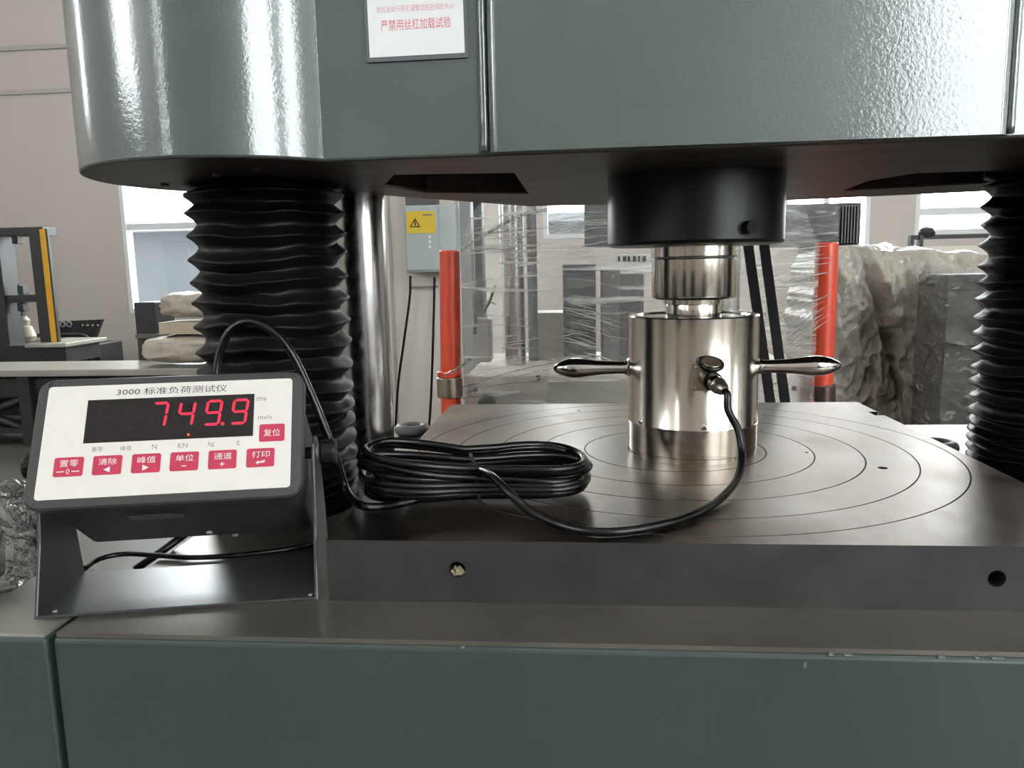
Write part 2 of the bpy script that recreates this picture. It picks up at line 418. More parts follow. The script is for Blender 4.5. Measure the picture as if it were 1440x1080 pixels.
# joints of the wall cladding that can be seen above the workbench
for i, (pa, pb) in enumerate((((0, 67), (100, 67)), ((0, 129), (100, 128)))):
    z = at(50, pa[1], HY1).z
    struct(MB().box(((HX0+w1x0)/2, HY1-0.012, z), (w1x0-HX0-0.02, 0.024, 0.045)).build('trim_%d' % (i+1), 'wall_line'))
struct(MB().box(((HX0+HX1)/2, HY1-0.02, FZ+0.08), (HX1-HX0-0.1, 0.04, 0.16)).build('baseboard_back', 'wall_line'))
# partition that carries the electrical cabinet
YW = 5.0
pa, pb_ = at(505, 420, YW).x, at(704, 420, YW).x
struct(MB().box(((pa+pb_)/2, YW+0.06, (FZ+3.6)/2), (pb_-pa, 0.12, 3.6-FZ)).build('wall_partition', 'partition'))
for px_ in (552.0, 646.0):
    x_ = at(px_, 420, YW).x
    struct(MB().box((x_, YW-0.006, (FZ+3.6)/2), (0.02, 0.012, 3.6-FZ)).build('trim_%d' % (3 if px_ < 600 else 4), 'wall_line'))
# building and yard beyond the left window
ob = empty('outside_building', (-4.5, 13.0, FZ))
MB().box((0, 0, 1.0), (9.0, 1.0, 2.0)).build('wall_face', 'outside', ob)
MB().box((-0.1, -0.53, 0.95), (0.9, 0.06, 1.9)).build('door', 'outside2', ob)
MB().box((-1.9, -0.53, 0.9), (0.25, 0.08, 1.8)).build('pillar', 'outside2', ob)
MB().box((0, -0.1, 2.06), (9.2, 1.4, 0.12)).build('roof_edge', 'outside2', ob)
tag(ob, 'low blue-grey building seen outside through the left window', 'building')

# fill lamps added under the ceiling, out of view, to brighten the hall
def lamp(x, y, label):
    e = empty('fill_lamp', (x, y, CZ-0.95))
    MB().lathe([(0.04, 0.30), (0.09, 0.22), (0.20, 0.06), (0.22, 0.0)], 32, cap=True).build('housing', 'fill_lamp_body', e)
    MB().cyl((0, 0, 0.3), (0, 0, 0.95), 0.012, 10).build('rod', 'fill_lamp_body', e)
    MB().cyl((0, 0, -0.02), (0, 0, 0.0), 0.2, 32).build('lens', 'lamp', e)
    ld = bpy.data.lights.new('fill_light', 'AREA'); ld.shape = 'DISK'; ld.size = 0.4; ld.energy = FILL_W*(2.2 if y > 2 else 1.0); ld.color = (1.0, 0.94, 0.86)  # far row made stronger to brighten the back of the hall
    lo = bpy.data.objects.new('fill_light', ld); COL.objects.link(lo); lo.parent = e; lo.location = (0, 0, -0.04)
    tag(e, label, 'lamp', 'unseen fill lamps added under the hall ceiling')
for i, x in enumerate((-5.5, 0.0, 4.6)):
    for j, y in enumerate((-4.5, 0.6, 3.3)):
        lamp(x, y, 'unseen round fill lamp added overhead, %s row, %s of three' % (('far', 'middle', 'near')[2-j], ('left', 'centre', 'right')[i]))

# ================================================================== TESTING MACHINE
T = 0.056
# ---- base cabinet
mbz = empty('machine_base', (-0.0225, 0.0, FZ))
BX0, BX1, BYF, BYB = -0.576, 0.575, -0.424, 0.418
o = MB().box(((BX0+BX1)/2+0.0225, (BYF+BYB)/2, (FZ-T-0.004)/2-FZ), (BX1-BX0, BYB-BYF, -T-0.004-FZ)).build('cabinet', 'green_base', mbz); bevel(o, 0.004, 3)
o = MB().box(((BX0+BX1)/2+0.0225, (BYF+BYB)/2, -T-0.002-FZ), (BX1-BX0-0.005, BYB-BYF-0.005, 0.004)).build('top_plate', 'base_top', mbz)
for px, w in ((0.045, 0.004), (0.058, 0.006), (0.125, 0.005), (0.15, 0.003), (-0.235, 0.003), (0.20, 0.003), (0.165, 0.009), (0.27, 0.004)):
    MB().box((px+0.0225, BYF+0.0016, -T-0.0042-FZ), (w, 0.0040, 0.0016+0.0008*random.random()), bev=0.0005).build('paint_chip', 'chip', mbz)
MB().box((0.026+0.0225, BYF-0.0004, -T-0.012-FZ), (0.0025, 0.0014, 0.005), bev=0.0006).build('paint_chip', 'chip', mbz)
tag(mbz, 'grey-green machine base with bare steel top under the ringed steel plate', 'machine base')

# ---- left neighbouring cabinet
cab = empty('control_cabinet', (-0.98, -0.355, FZ))
o = MB().box((0, 0, (-T-FZ-0.006)/2), (0.79, 0.13, -T-FZ-0.006)).build('cabinet', 'green_base', cab); bevel(o, 0.004, 3)
MB().box((0, 0, -T-FZ-0.005), (0.785, 0.125, 0.003)).build('top_sheet', 'bench', cab)
tag(cab, 'grey-green cabinet at the far left, separated by a dark gap', 'cabinet')

# ---- bearing plate with engraved rings
pl = empty('bearing_plate', (-0.0231, -0.0042, -T))
PX0, PX1, PY0, PY1 = -0.3425, 0.3425, -0.351+0.0042, 0.334+0.0042
RINGS = [0.057, 0.1129, 0.1688, 0.2245, 0.2804, 0.3287]
cors = sorted(atan2(y, x) % (2*pi) for x, y in ((PX0, PY0), (PX1, PY0), (PX1, PY1), (PX0, PY1)))
angs = sorted(set([2*pi*k/180 for k in range(180)]) | set(cors))
def border(a):
    c, s_ = cos(a), sin(a); k = 1e9
    if c > 1e-9: k = min(k, PX1/c)
    if c < -1e-9: k = min(k, PX0/c)
    if s_ > 1e-9: k = min(k, PY1/s_)
    if s_ < -1e-9: k = min(k, PY0/s_)
    return k
prof = [(0.02, T, 0)]
for R in RINGS:
    prof += [(R-0.0009, T, 0), (R-0.0004, T-0.0012, 1), (R+0.0004, T-0.0012, 1), (R+0.0009, T, 1)]
n = len(angs); V = []; F = []; MI = []
for (R, z, mi) in prof:
    V += [(R*cos(a), R*sin(a), z) for a in angs]
V += [(border(a)*cos(a), border(a)*sin(a), T) for a in angs]
V += [(border(a)*cos(a), border(a)*sin(a), 0) for a in angs]
rows = len(prof)+2
mb = MB()
mb.v = V
for i in range(rows-1):
    mi = prof[i+1][2] if i+1 < len(prof) else (0 if i+1 == len(prof) else 2)
    for k in range(n):
        k2 = (k+1) % n
        mb.f.append((i*n+k, i*n+k2, (i+1)*n+k2, (i+1)*n+k)[::-1]); mb.mi.append(mi); mb.sm.append(False)
mb.f.append(tuple(range(n))); mb.mi.append(0); mb.sm.append(False)
mb.f.append(tuple(reversed(range((rows-1)*n, rows*n)))); mb.mi.append(2); mb.sm.append(False)
plate = mb.build('plate', ['platen', 'groove', 'platen_side', 'hole'], pl)
bm = bmesh.new(); bm.from_mesh(plate.data); bmesh.ops.recalc_face_normals(bm, faces=bm.faces); bm.to_mesh(plate.data); bm.free()
def fpl(px, py):   # a point on the plate's front face, in plate coordinates
    q = at(px, py, -0.351); return (q.x+0.0231, PY0, q.z+T)
plate.parent = None; plate.location = (0, 0, 0)
cb = MB()
for px, py in ((643, 801), (1402, 814)):
    q = fpl(px, py); cb.cyl((q[0], PY0-0.02, q[2]), (q[0], PY0+0.035, q[2]), 0.0072, 24)
for (x, y, r) in ((0.223, -0.095, 0.0055), (0.16, -0.02, 0.0025), (-0.12, 0.272, 0.003), (0.06, 0.235, 0.0025)):
    cb.cyl((x, y, T-0.02), (x, y, T+0.02), r, 20)
cb.box((PX1, 0.235, T-0.012), (0.028, 0.03, 0.030))
cut(plate, cb)
plate.parent = pl
# dirt packed into the left bolt hole
q = fpl(643, 803)
mb = MB()
for k in range(46):
    a = random.random()*2*pi; r = 0.006*sqrt(random.random())
    z = q[2]-0.0015+r*sin(a)*0.75-0.0008
    mb.box((q[0]+r*cos(a), PY0+0.004+0.003*random.random(), z), (0.0014+0.001*random.random(),)*3, rot=Matrix.Rotation(random.random()*3, 3, 'Y'))
d = mb.build('grit', mat('packed_grit', (0.42, 0.36, 0.22), 0.8, var=0.5, vscale=300), pl); d['kind'] = 'stuff'
tag(pl, 'thick dark steel plate with engraved concentric rings under the load cell', 'plate')

# ---- lifting ring sockets on the base top
for (x, y, lab) in ((-0.439, 0.345, 'grey steel ring lying on the base beside the chrome column'), (0.392, 0.205, 'dark steel ring on the base beside the right bellows, half hidden by the plate')):
    e = empty('lifting_ring', (x, y, -T))
    MB().torus((0, 0, 0.010), 0.022, 0.0095, 40, 14).build('ring', 'darkgrey', e)
    MB().lathe([(0.018, 0.0), (0.018, 0.006), (0.012, 0.009)], 28).build('hub', 'grey', e)
    tag(e, lab, 'ring', 'lifting rings on the base')
e = empty('bolt_head', (0.4255, 0.134, -T))
MB().lathe([(0.010, 0.0), (0.010, 0.008), (0.0085, 0.010)], 6, smooth=False).build('head', 'dark', e)
MB().lathe([(0.013, 0.0), (0.013, 0.002)], 24).build('washer', 'grey', e)
tag(e, 'small dark bolt head on the base at the foot of the right bellows', 'bolt')

# ---- crosshead
ZC = 0.338; ZT = 1.05
ch = empty('crosshead', (0.0, 0.0, ZC))
def arc(cx, cy, r, a0, a1, n):
    return [(cx+r*cos(radians(a0+(a1-a0)*k/n)), cy+r*sin(radians(a0+(a1-a0)*k/n))) for k in range(n+1)]
LB, RB, RR = (-0.507, -0.121), (0.518, -0.121), 0.17
outline = [(-0.379, -0.2395), (-0.377, -0.2395), (0.388, -0.2395), (0.390, -0.2395)] + arc(*RB, RR, -136.5+0, 90, 44)[1:] + [(0.60, 0.16), (0.52, 0.335), (0.216, 0.415), (-0.0823, 0.402), (-0.2308, 0.381), (-0.414, 0.116)] + arc(*LB, RR, 92, 316, 56)
body = MB().prism(outline, 0, ZT-ZC, 1, 0).build('body', ['green', 'under'])
cb = MB()
def u(px, py):
    d = FWD + RT*((px-720)/FPX) - UP*((py-540)/FPX); q = CAM + d*((ZC-CAM.z)/d.z); return (q.x, q.y)
pk1 = [u(*q) for q in ((556, 246), (722, 244), (742, 273), (600, 271), (540, 262))]
cb.prism(pk1[::-1], -0.05, 0.09)
pk2 = [u(*q) for q in ((1188, 268), (1225, 254), (1290, 244), (1410, 240), (1425, 250), (1385, 258), (1290, 263))]
cb.prism(pk2[::-1], -0.05, 0.07)
cut(body, cb, 'under')
body.parent = ch
bevel(body, 0.003, 2, 50)
for p_ in body.data.polygons: p_.use_smooth = abs(p_.normal.z) < 0.5
body.data.set_sharp_from_angle(angle=radians(20))
fp = MB()
PLX0, PLX1 = -0.2234, 0.2346
pts = [(PLX1, -0.236), (PLX0, -0.236)] + arc(PLX0+0.009, -0.2435, 0.009, 180, 270, 6) + [(PLX0+0.011, -0.2525), (PLX1-0.011, -0.2525)] + arc(PLX1-0.009, -0.2435, 0.009, 270, 360, 6)
fp.prism(pts, 0.002, ZT-ZC-0.002)
o = fp.build('front_plate', 'green', ch)
for p_ in o.data.polygons: p_.use_smooth = abs(p_.normal.z) < 0.5
o.data.set_sharp_from_angle(angle=radians(28))
# weld beads along both plate edges
for x in (PLX0-0.005, PLX1+0.005):
    pts = [(x+0.0006*N3(k*0.7, x*9, 0), -0.2405, 0.004+k*0.006) for k in range(118)]
    MB().tube(pts, [0.0042*(1+0.12*N3(k*0.9, 3.1, x)) for k in range(118)], 10).build('weld_bead', 'green', ch)
for (px, py) in ((362, 237), (305, 245), (232, 258)):
    x, y = u(px, py)
    MB().lathe([(0.0045, -0.003), (0.0045, 0.001)], 12, (x, y, 0)).build('screw', 'darkgrey', ch)
ph = MB().lathe([(0.098, -0.0825), (0.1035, -0.0815), (0.106, -0.078), (0.106, 0.0)], 96).build('press_head', 'black', ch)
MB().cyl((0.044, -0.0965, -0.066), (0.044*1.09, -0.0965*1.09, -0.066), 0.0075, 20).build('pin_hole', 'hole', ph)
tag(ch, 'glossy grey-green crosshead of the testing machine across the top', 'crosshead')

# ---- warning sign on the crosshead
sg = empty('warning_sign', (0, 0, 0))
A, B_, Cc = at(521, 82, -0.2405), at(654, 75, -0.2405), at(518, 0, -0.2405)
sw = (B_-A).length; ux = (B_-A).normalized(); uz = Vector((0, -1, 0)).cross(ux); uz = Vector((-ux.z, 0, ux.x))
sg.matrix_world = Matrix(((ux.x, uz.x, 0, (A.x+B_.x)/2), (0, 0, -1, -0.2405), (ux.z, uz.z, 0, (A.z+B_.z)/2), (0, 0, 0, 1)))
sh = 0.125
MB().prism([(-sw/2-0.003, -0.004), (sw/2+0.003, -0.004), (sw/2+0.003, sh+0.003), (-sw/2-0.003, sh+0.003)], 0.0, 0.0016).build('backing', 'sign_edge', sg)
fcp = MB().prism([(-sw/2, 0), (sw/2, 0), (sw/2, sh), (-sw/2, sh)], 0.0016, 0.0022).build('face', 'sign', sg)
lettering('text_line', '严禁用丝杠加载试验', 'print_red', fcp, (0.000, 0.0275, 0.0024), h=0.0098, w=0.0655)
lettering('text_line', '丝杠运动只用于调整试验空间的大小', 'print_pale', fcp, (0.000, 0.0415, 0.0024), h=0.0058, w=0.072)
tag(sg, 'white warning sign with red Chinese lettering on the crosshead', 'sign')

# ---- screw bellows
def bellows(cx, cy, r, label, seed, dense_from, npitch):
    e = empty('screw_bellows', (cx, cy, -T))
    Htot = ZC+T-0.001; zs = [0.0]
    k = 0
    while zs[-1] < Htot-0.004:
        z = zs[-1]
        p = npitch if z > dense_from else npitch*(0.42+0.58*z/dense_from)
        zs.append(min(Htot, z+p*(0.93+0.14*random.random())))
    mb = MB(); mb.soft = True; seg = 112; rows = []
    for i in range(len(zs)-1):
        z0, z1 = zs[i], zs[i+1]; ph_ = (z1-z0)
        ro = r*(1+0.012*N3(i*1.7, seed, 0)); ri = r*0.865
        for t, q in ((0.0, 1.0), (0.05, 0.97), (0.13, 0.72), (0.28, 0.34), (0.42, 0.08), (0.5, 0.0), (0.58, 0.08), (0.72, 0.34), (0.87, 0.72), (0.95, 0.97)):
            rows.append((z0+ph_*t, ri+(ro-ri)*q, i+t, ph_))
    verts = []
    for (z, rr, kk, ph_) in rows:
        for s_ in range(seg):
            a = 2*pi*s_/seg; c, s2 = cos(a), sin(a)
            amp = ph_*0.42
            dz = amp*N3(c*0.9+seed, s2*0.9, round(kk)*0.37) + 0.10*ph_*N3(c*3, s2*3, kk*0.8+seed)
            edge = min(1, z/0.03)*min(1, max(0, (Htot-z)/0.03))
            tilt = 0.05*r*c*sin(kk*0.5+seed)*edge
            r2 = rr*(1+0.014*N3(c*2.2, s2*2.2, kk*0.9+seed*3))
            verts.append((r2*c, r2*s2, min(Htot, max(0.0, z+(dz+tilt)*edge))))
    mb.v = verts
    for i in range(len(rows)-1):
        for s_ in range(seg):
            s3 = (s_+1) % seg
            mb.f.append((i*seg+s_, i*seg+s3, (i+1)*seg+s3, (i+1)*seg+s_)); mb.mi.append(0); mb.sm.append(True)
    mb.build('folds', 'rubber', e)
    MB().lathe([(r*0.97, 0.0), (r*1.0, 0.004), (r*0.98, 0.012), (r*0.9, 0.014)], 64).build('bottom_collar', 'rubber', e)
    tag(e, label, 'bellows', 'black screw bellows of the testing machine')
bellows(-0.516, -0.06, 0.0925, 'black pleated rubber bellows behind the digital indicator', 1.3, 0.14, 0.0258)
bellows(0.475, 0.075, 0.0935, 'black pleated rubber bellows at the right edge', 4.7, 0.20, 0.0245)

# ---- guide columns
for (x, y, lab) in ((-0.4405, 0.08, 'bright chrome guide column right of the left bellows'), (0.418, -0.075, 'chrome guide column just beyond the right edge')):
    e = empty('guide_column', (x, y, -T))
    MB().cyl((0, 0, 0), (0, 0, ZC+T+0.3), 0.0335, 72).build('shaft', 'chrome', e)
    MB().lathe([(0.040, 0.0), (0.040, 0.004), (0.036, 0.006), (0.0336, 0.006)], 64, cap=False).build('foot_ring', 'darkgrey', e)
    tag(e, lab, 'column', 'chrome guide columns of the testing machine')

# ---- load cell
lc = empty('load_cell', (0, 0, 0))
MB().lathe([(0.074, 0.0), (0.079, 0.0), (0.079, 0.0035), (0.080, 0.0045), (0.080, 0.0368), (0.0795, 0.0374)], 128).build('base_ring', 'stainless', lc)
MB().lathe([(0.0792, 0.0374), (0.0803, 0.0380), (0.0803, 0.0392), (0.0800, 0.0398), (0.0800, 0.1700), (0.0785, 0.1716), (0.0690, 0.1716), (0.0680, 0.1700), (0.040, 0.1700)], 128).build('body', 'stainless', lc)
MB().torus((0, 0, 0.1703), 0.066, 0.0017, 96, 10).build('seal_ring', 'stainless2', lc)
MB().lathe([(0.0795, 0.0368), (0.0809, 0.0374), (0.0809, 0.0384), (0.0795, 0.0390)], 128, cap=False).build('seam_ring', 'stainless2', lc)
for k in range(6):
    a = radians(-90+2+60*k)
    q = Matrix.Rotation(a, 4, 'Z') @ Matrix.Rotation(pi/2, 4, 'Y')
    s_ = MB().lathe([(0.0034, 0.0785), (0.0034, 0.0806), (0.0026, 0.0811)], 16, (0, 0, 0.0432), q).build('screw', 'stainless2', lc)
    MB().box(Vector((0, 0, 0.0432))+Vector((cos(a), sin(a), 0))*0.0812, (0.0006, 0.0036, 0.0008), rot=Matrix.Rotation(a, 4, 'Z')).build('slot', 'hole', s_)
def handle(sx, tip, zoff):
    L0 = 0.079; prof = [(0.0098, 0.0), (0.0098, 0.006), (0.0082, 0.0065), (0.0080, 0.012), (0.0085, 0.03), (0.0098, 0.046), (0.0118, 0.060), (0.0128, 0.070), (0.0122, 0.080), (0.0098, 0.089), (0.0062, 0.0965), (0.0035, 0.1), (0.0008, 0.1012)]
    kx = (tip-L0)/0.1012
    q = Matrix.Rotation(sx*pi/2, 4, 'Y')
    h = MB().lathe([(r_, z_*kx) for r_, z_ in prof], 40, (sx*L0, 0, zoff), q).build('handle', 'stainless2', lc)
    MB().lathe([(0.0145, -0.0025), (0.0125, 0.0012), (0.0098, 0.003)], 32, (sx*L0, 0, zoff), q).build('collar', 'stainless', h)
handle(-1, 0.1755, 0.1052); handle(1, 0.182, 0.1048)
# connector
cn = empty('connector', (0, 0, 0)); cn.parent = lc
o = MB().box((0.001, -0.0812, 0.1035), (0.027, 0.0045, 0.032), bev=0.0008).build('flange', 'brass', cn)
for dx in (-1, 1):
    for dz in (-1, 1):
        MB().cyl((0.001+dx*0.0095, -0.0832, 0.1035+dz*0.0122), (0.001+dx*0.0095, -0.0844, 0.1035+dz*0.0122), 0.0018, 12).build('screw', 'stainless2', cn)
c0 = Vector((0.004, -0.082, 0.1045)); cd = Vector((0.30, -0.88, -0.22)).normalized()
c1 = c0+cd*0.016; c2 = c0+cd*0.030; c3 = c0+cd*0.043
MB().cyl(c0, c1, 0.0098, 32, bev=0.0006).build('socket', 'brass', cn)
MB().cyl(c1-cd*0.001, c1+cd*0.002, 0.0112, 32).build('gasket', 'black', cn)
MB().cyl(c1+cd*0.002, c2, 0.0092, 32, bev=0.0008).build('plug', 'stainless2', cn)
q = Vector((0, 0, 1)).rotation_difference(cd).to_matrix()
MB().lathe([(0.0098, 0), (0.0098, 0.002), (0.0086, 0.004), (0.0082, 0.009), (0.0062, 0.0135), (0.0044, 0.016)], 32, c2-cd*0.001, q).build('plug_shell', 'brass', cn)
qc = Matrix.Rotation(radians(24), 3, 'X') @ Matrix.Rotation(radians(6), 3, 'Y')
cc = Vector((0.0075, -0.0935, 0.1205))
cp = MB().lathe([(0.0105, -0.006), (0.0125, -0.004), (0.0150, -0.001), (0.0152, 0.001), (0.0142, 0.0024), (0.0118, 0.0026), (0.0114, 0.0020)], 36, cc, qc).build('dust_cap', 'black', cn)
MB().lathe([(0.0112, 0.0020), (0.0108, 0.0026)], 32, cc, qc).build('cap_face', 'brass', cn)
MB().tube([c0+cd*0.010+Vector((0, 0, 0.009)), c0+cd*0.008+Vector((0.0, 0.002, 0.013)), cc+Vector((0, 0.010, -0.003))], 0.0025, 8).build('cap_hinge', 'brass', cn)
tag(lc, 'polished steel cylindrical load cell with two side handles on the ringed plate', 'load cell')

# ---- spacer stack between load cell and press head
sp = empty('compression_spacer', (0, 0, 0.1700))
MB().lathe([(0.0330, 0.0), (0.0340, 0.001), (0.0340, 0.014), (0.0338, 0.0145)], 96).build('lower_stem', 'stainless', sp)
MB().lathe([(0.0340, 0.0145), (0.0365, 0.0150), (0.0365, 0.0205), (0.0470, 0.0208), (0.0508, 0.0235), (0.0512, 0.0260), (0.0512, 0.0690), (0.0500, 0.0700)], 96).build('block', 'stainless', sp)
MB().lathe([(0.0488, 0.0698), (0.0488, 0.0724)], 96).build('groove_ring', 'darkgrey', sp)
MB().lathe([(0.0505, 0.0722), (0.0515, 0.0730), (0.0515, 0.0850)], 96).build('upper_disc', 'stainless', sp)
tag(sp, 'stepped polished steel spacer between load cell and black press head', 'spacer')

# ================================================================== DIGITAL INDICATOR
IB = Vector((-0.503, -0.326, -T))
ind = empty('load_indicator', IB, radians(12.0))
# bracket: bent U of 3 mm sheet
bw, t3 = 0.1175, 0.003
brk = MB()
def sideplate(x):
    out = [(-0.050, 0.0), (0.050, 0.0), (0.040, 0.060), (0.022, 0.118), (0.013, 0.1345), (0.0, 0.139), (-0.013, 0.1345), (-0.019, 0.118), (-0.030, 0.06)]
    n_ = len(out)
    V = [(x-t3/2, a, b) for a, b in out]+[(x+t3/2, a, b) for a, b in out]
    F = [tuple(reversed(range(n_))), tuple(range(n_, 2*n_))]+[(i, (i+1) % n_, n_+(i+1) % n_, n_+i) for i in range(n_)]
    return V, F
b0 = MB().box((0, 0, t3/2), (2*bw, 0.100, t3)).build('bracket', 'bracket', ind); bevel(b0, 0.0008, 2)
for sx in (-1, 1):
    o = MB().add(*sideplate(sx*bw)).build('side_arm', 'bracket', b0); bevel(o, 0.0008, 2)
hp = Vector((0, 0.004, 0.122))
# housing: local frame, face tilted back
fc = Vector((-0.003, -0.0262, 0.1494)); tilt = radians(29.5)
hs = empty('housing', fc); hs.parent = ind; hs.rotation_euler = (radians(90)-tilt, 0, 0)   # local x right, y up the face, z out of the face
def ring_loft(sections, mats, name, parent, smooth=True):
    mb = MB(); n_ = None
    for (w_, h_, r_, z_, dy) in sections:
        P = rrect(w_, h_, r_, 6); n_ = len(P); mb.v += [(x, y+dy, z_) for x, y in P]
    for i in range(len(sections)-1):
        for k in range(n_):
            k2 = (k+1) % n_
            mb.f.append((i*n_+k, i*n_+k2, (i+1)*n_+k2, (i+1)*n_+k)); mb.mi.append(0); mb.sm.append(smooth)
    mb.f.append(tuple(reversed(range(n_)))); mb.mi.append(0); mb.sm.append(False)
    mb.f.append(tuple(range((len(sections)-1)*n_, len(sections)*n_))); mb.mi.append(0); mb.sm.append(False)
    return mb.build(name, mats, parent)
o = ring_loft([(0.206, 0.092, 0.008, -0.127, -0.014), (0.214, 0.102, 0.010, -0.122, -0.0135), (0.216, 0.108, 0.012, -0.018, 0)], 'plastic', 'rear_shell', hs)
bevel(o, 0.0005)
o = ring_loft([(0.222, 0.111, 0.012, -0.019, 0), (0.229, 0.118, 0.013, -0.014, 0), (0.229, 0.118, 0.013, -0.0035, 0), (0.226, 0.115, 0.012, -0.0012, 0), (0.214, 0.1065, 0.006, -0.0004, 0)], 'plastic', 'bezel', hs)
for sx in (-1, 1):
    for sy in (-1, 1):
        MB().box((sx*0.1055, sy*0.0535, -0.0005), (0.0022, 0.0022, 0.0018), bev=0.0005).build('corner_pip', 'plastic', hs)
pf = MB().prism(rrect(0.209, 0.1017, 0.003, 3), -0.0004, 0.0004).build('face_panel', 'panel', hs)
Z0 = 0.0006
MB().prism([(-0.0705, -0.0027), (0.0715, -0.0027), (0.0715, 0.037), (-0.0705, 0.037)], 0.0002, 0.0007).build('display_window', 'screen', pf)
lettering('title_text', '3000 标准负荷测试仪', 'print_black', pf, (0.0, 0.0437, Z0), h=0.0068, w=0.0945)
for body_, x in (('置零', -58.2), ('峰值', -34.8), ('N', -11.2), ('KN', 12.4), ('kg', 36.3), ('t', 59.1)):
    lettering('unit_text', body_, 'print_grey', pf, (x/1000, -0.0086, Z0), h={'kg': 0.0054, 't': 0.0046}.get(body_, 0.0043))
lettering('unit_text', 'mv', 'print_grey', pf, (0.0780, 0.0316, Z0), h=0.0036)
lettering('unit_text', 'mv/v', 'print_grey', pf, (0.0815, 0.0145, Z0), h=0.0046)
# seven-segment digits
def seg_poly(seg, w, h, t):
    g = t*0.12
    hx = w/2; hy = h/2
    def hor(y): return [(-hx+t*0.5+g, y), (-hx+t+g, y+t/2), (hx-t-g, y+t/2), (hx-t*0.5-g, y), (hx-t-g, y-t/2), (-hx+t+g, y-t/2)]
    def ver(x, y0, y1): return [(x, y0+g), (x-t/2, y0+t*0.5+g), (x-t/2, y1-t*0.5-g), (x, y1-g), (x+t/2, y1-t*0.5-g), (x+t/2, y0+t*0.5+g)]
    return {'a': hor(hy-t/2), 'g': hor(0), 'd': hor(-hy+t/2), 'f': ver(-hx+t/2, 0, hy-t/2), 'b': ver(hx-t/2, 0, hy-t/2),
            'e': ver(-hx+t/2, -hy+t/2, 0), 'c': ver(hx-t/2, -hy+t/2, 0)}[seg]
def digit(x, lit, name):
    dg = empty(name, (x, 0.0206, 0)); dg.parent = hs
    for sname in 'abcdefg':
        P = [(a+b*0.11, b) for a, b in seg_poly(sname, 0.0142, 0.0242, 0.0023)]
        if sum((P[i][0]*P[(i+1) % 6][1]-P[(i+1) % 6][0]*P[i][1]) for i in range(6)) < 0: P = P[::-1]
        MB().prism(P, 0.0006, 0.0009 if sname in lit else 0.00075).build('segment', 'led' if sname in lit else 'ghost', dg)
for x, lit in ((-0.0548, ''), (-0.0322, ''), (-0.0095, 'abc'), (0.0135, 'bcfg'), (0.0365, 'abcdfg'), (0.0592, 'abcdfg')):
    digit(x, lit, 'display_digit')
MB().lathe([(0.0016, 0.0006), (0.0016, 0.0009)], 16, (0.0450, 0.0098, 0)).build('decimal_point', 'led', hs)
MB().lathe([(0.0012, 0.0006), (0.0010, 0.0012)], 16, (0.0165, 0.0010, 0)).build('unit_lamp', 'led2', hs)
# keys
bh, bw2 = 0.0168, 0.0236
def key(x, y, w_, h_, word):
    k = MB().prism(rrect(w_, h_, 0.0016, 3), 0.0003, 0.0011).build('key', 'button', ind)
    k.matrix_parent_inverse = Matrix.Identity(4)
    k.parent = hs; k.location = (x, y, 0)
    return k
def arrow(P, parent): MB().prism(P, 0.0011, 0.0013).build('key_mark', 'print_white', parent)
KY = -0.0231
for x, word, sym in ((-0.0799, '置零', '0'), (-0.0486, '清除', 'L'), (-0.0169, '峰值', 'R'), (0.0147, '单位', '-'), (0.0466, '通道', '+'), (0.0787, '打印', 'E')):
    k = key(x, KY, bw2, bh, word)
    lettering('key_word', word, 'print_white', k, (0.0003, 0.0030, 0.00125), h=0.0060, w=0.0150)
    if sym == '0':
        lettering('key_mark', '0', 'print_white', k, (0, -0.0042, 0.00125), h=0.0046)
        arrow([(-0.0092, -0.0046), (-0.0030, -0.0046), (-0.0030, -0.0038), (-0.0092, -0.0038)], k)
        arrow([(0.0030, -0.0046), (0.0092, -0.0046), (0.0092, -0.0038), (0.0030, -0.0038)], k)
    elif sym == 'L': arrow([(-0.0026, -0.0040), (0.0026, -0.0066), (0.0026, -0.0014)], k)
    elif sym == 'R': arrow([(0.0026, -0.0040), (-0.0026, -0.0014), (-0.0026, -0.0066)], k)
    elif sym == '-': arrow([(-0.0020, -0.0046), (0.0020, -0.0046), (0.0020, -0.0038), (-0.0020, -0.0038)], k)
    elif sym == '+':
        arrow([(-0.0019, -0.0046), (0.0019, -0.0046), (0.0019, -0.0038), (-0.0019, -0.0038)], k)
        arrow([(-0.0004, -0.0061), (0.0004, -0.0061), (0.0004, -0.0023), (-0.0004, -0.0023)], k)
    else:
        arrow([(-0.0040, -0.0045), (-0.0016, -0.0066), (-0.0016, -0.0049), (0.0032, -0.0049), (0.0032, -0.0024), (0.0041, -0.0024), (0.0041, -0.0040), (-0.0016, -0.0040), (-0.0016, -0.0024)], k)
k = key(0.0879, -0.0006, 0.0218, 0.0160, '复位')
lettering('key_word', '复位', 'print_white', k, (0.0, 0.0, 0.00125), h=0.0066, w=0.0142)
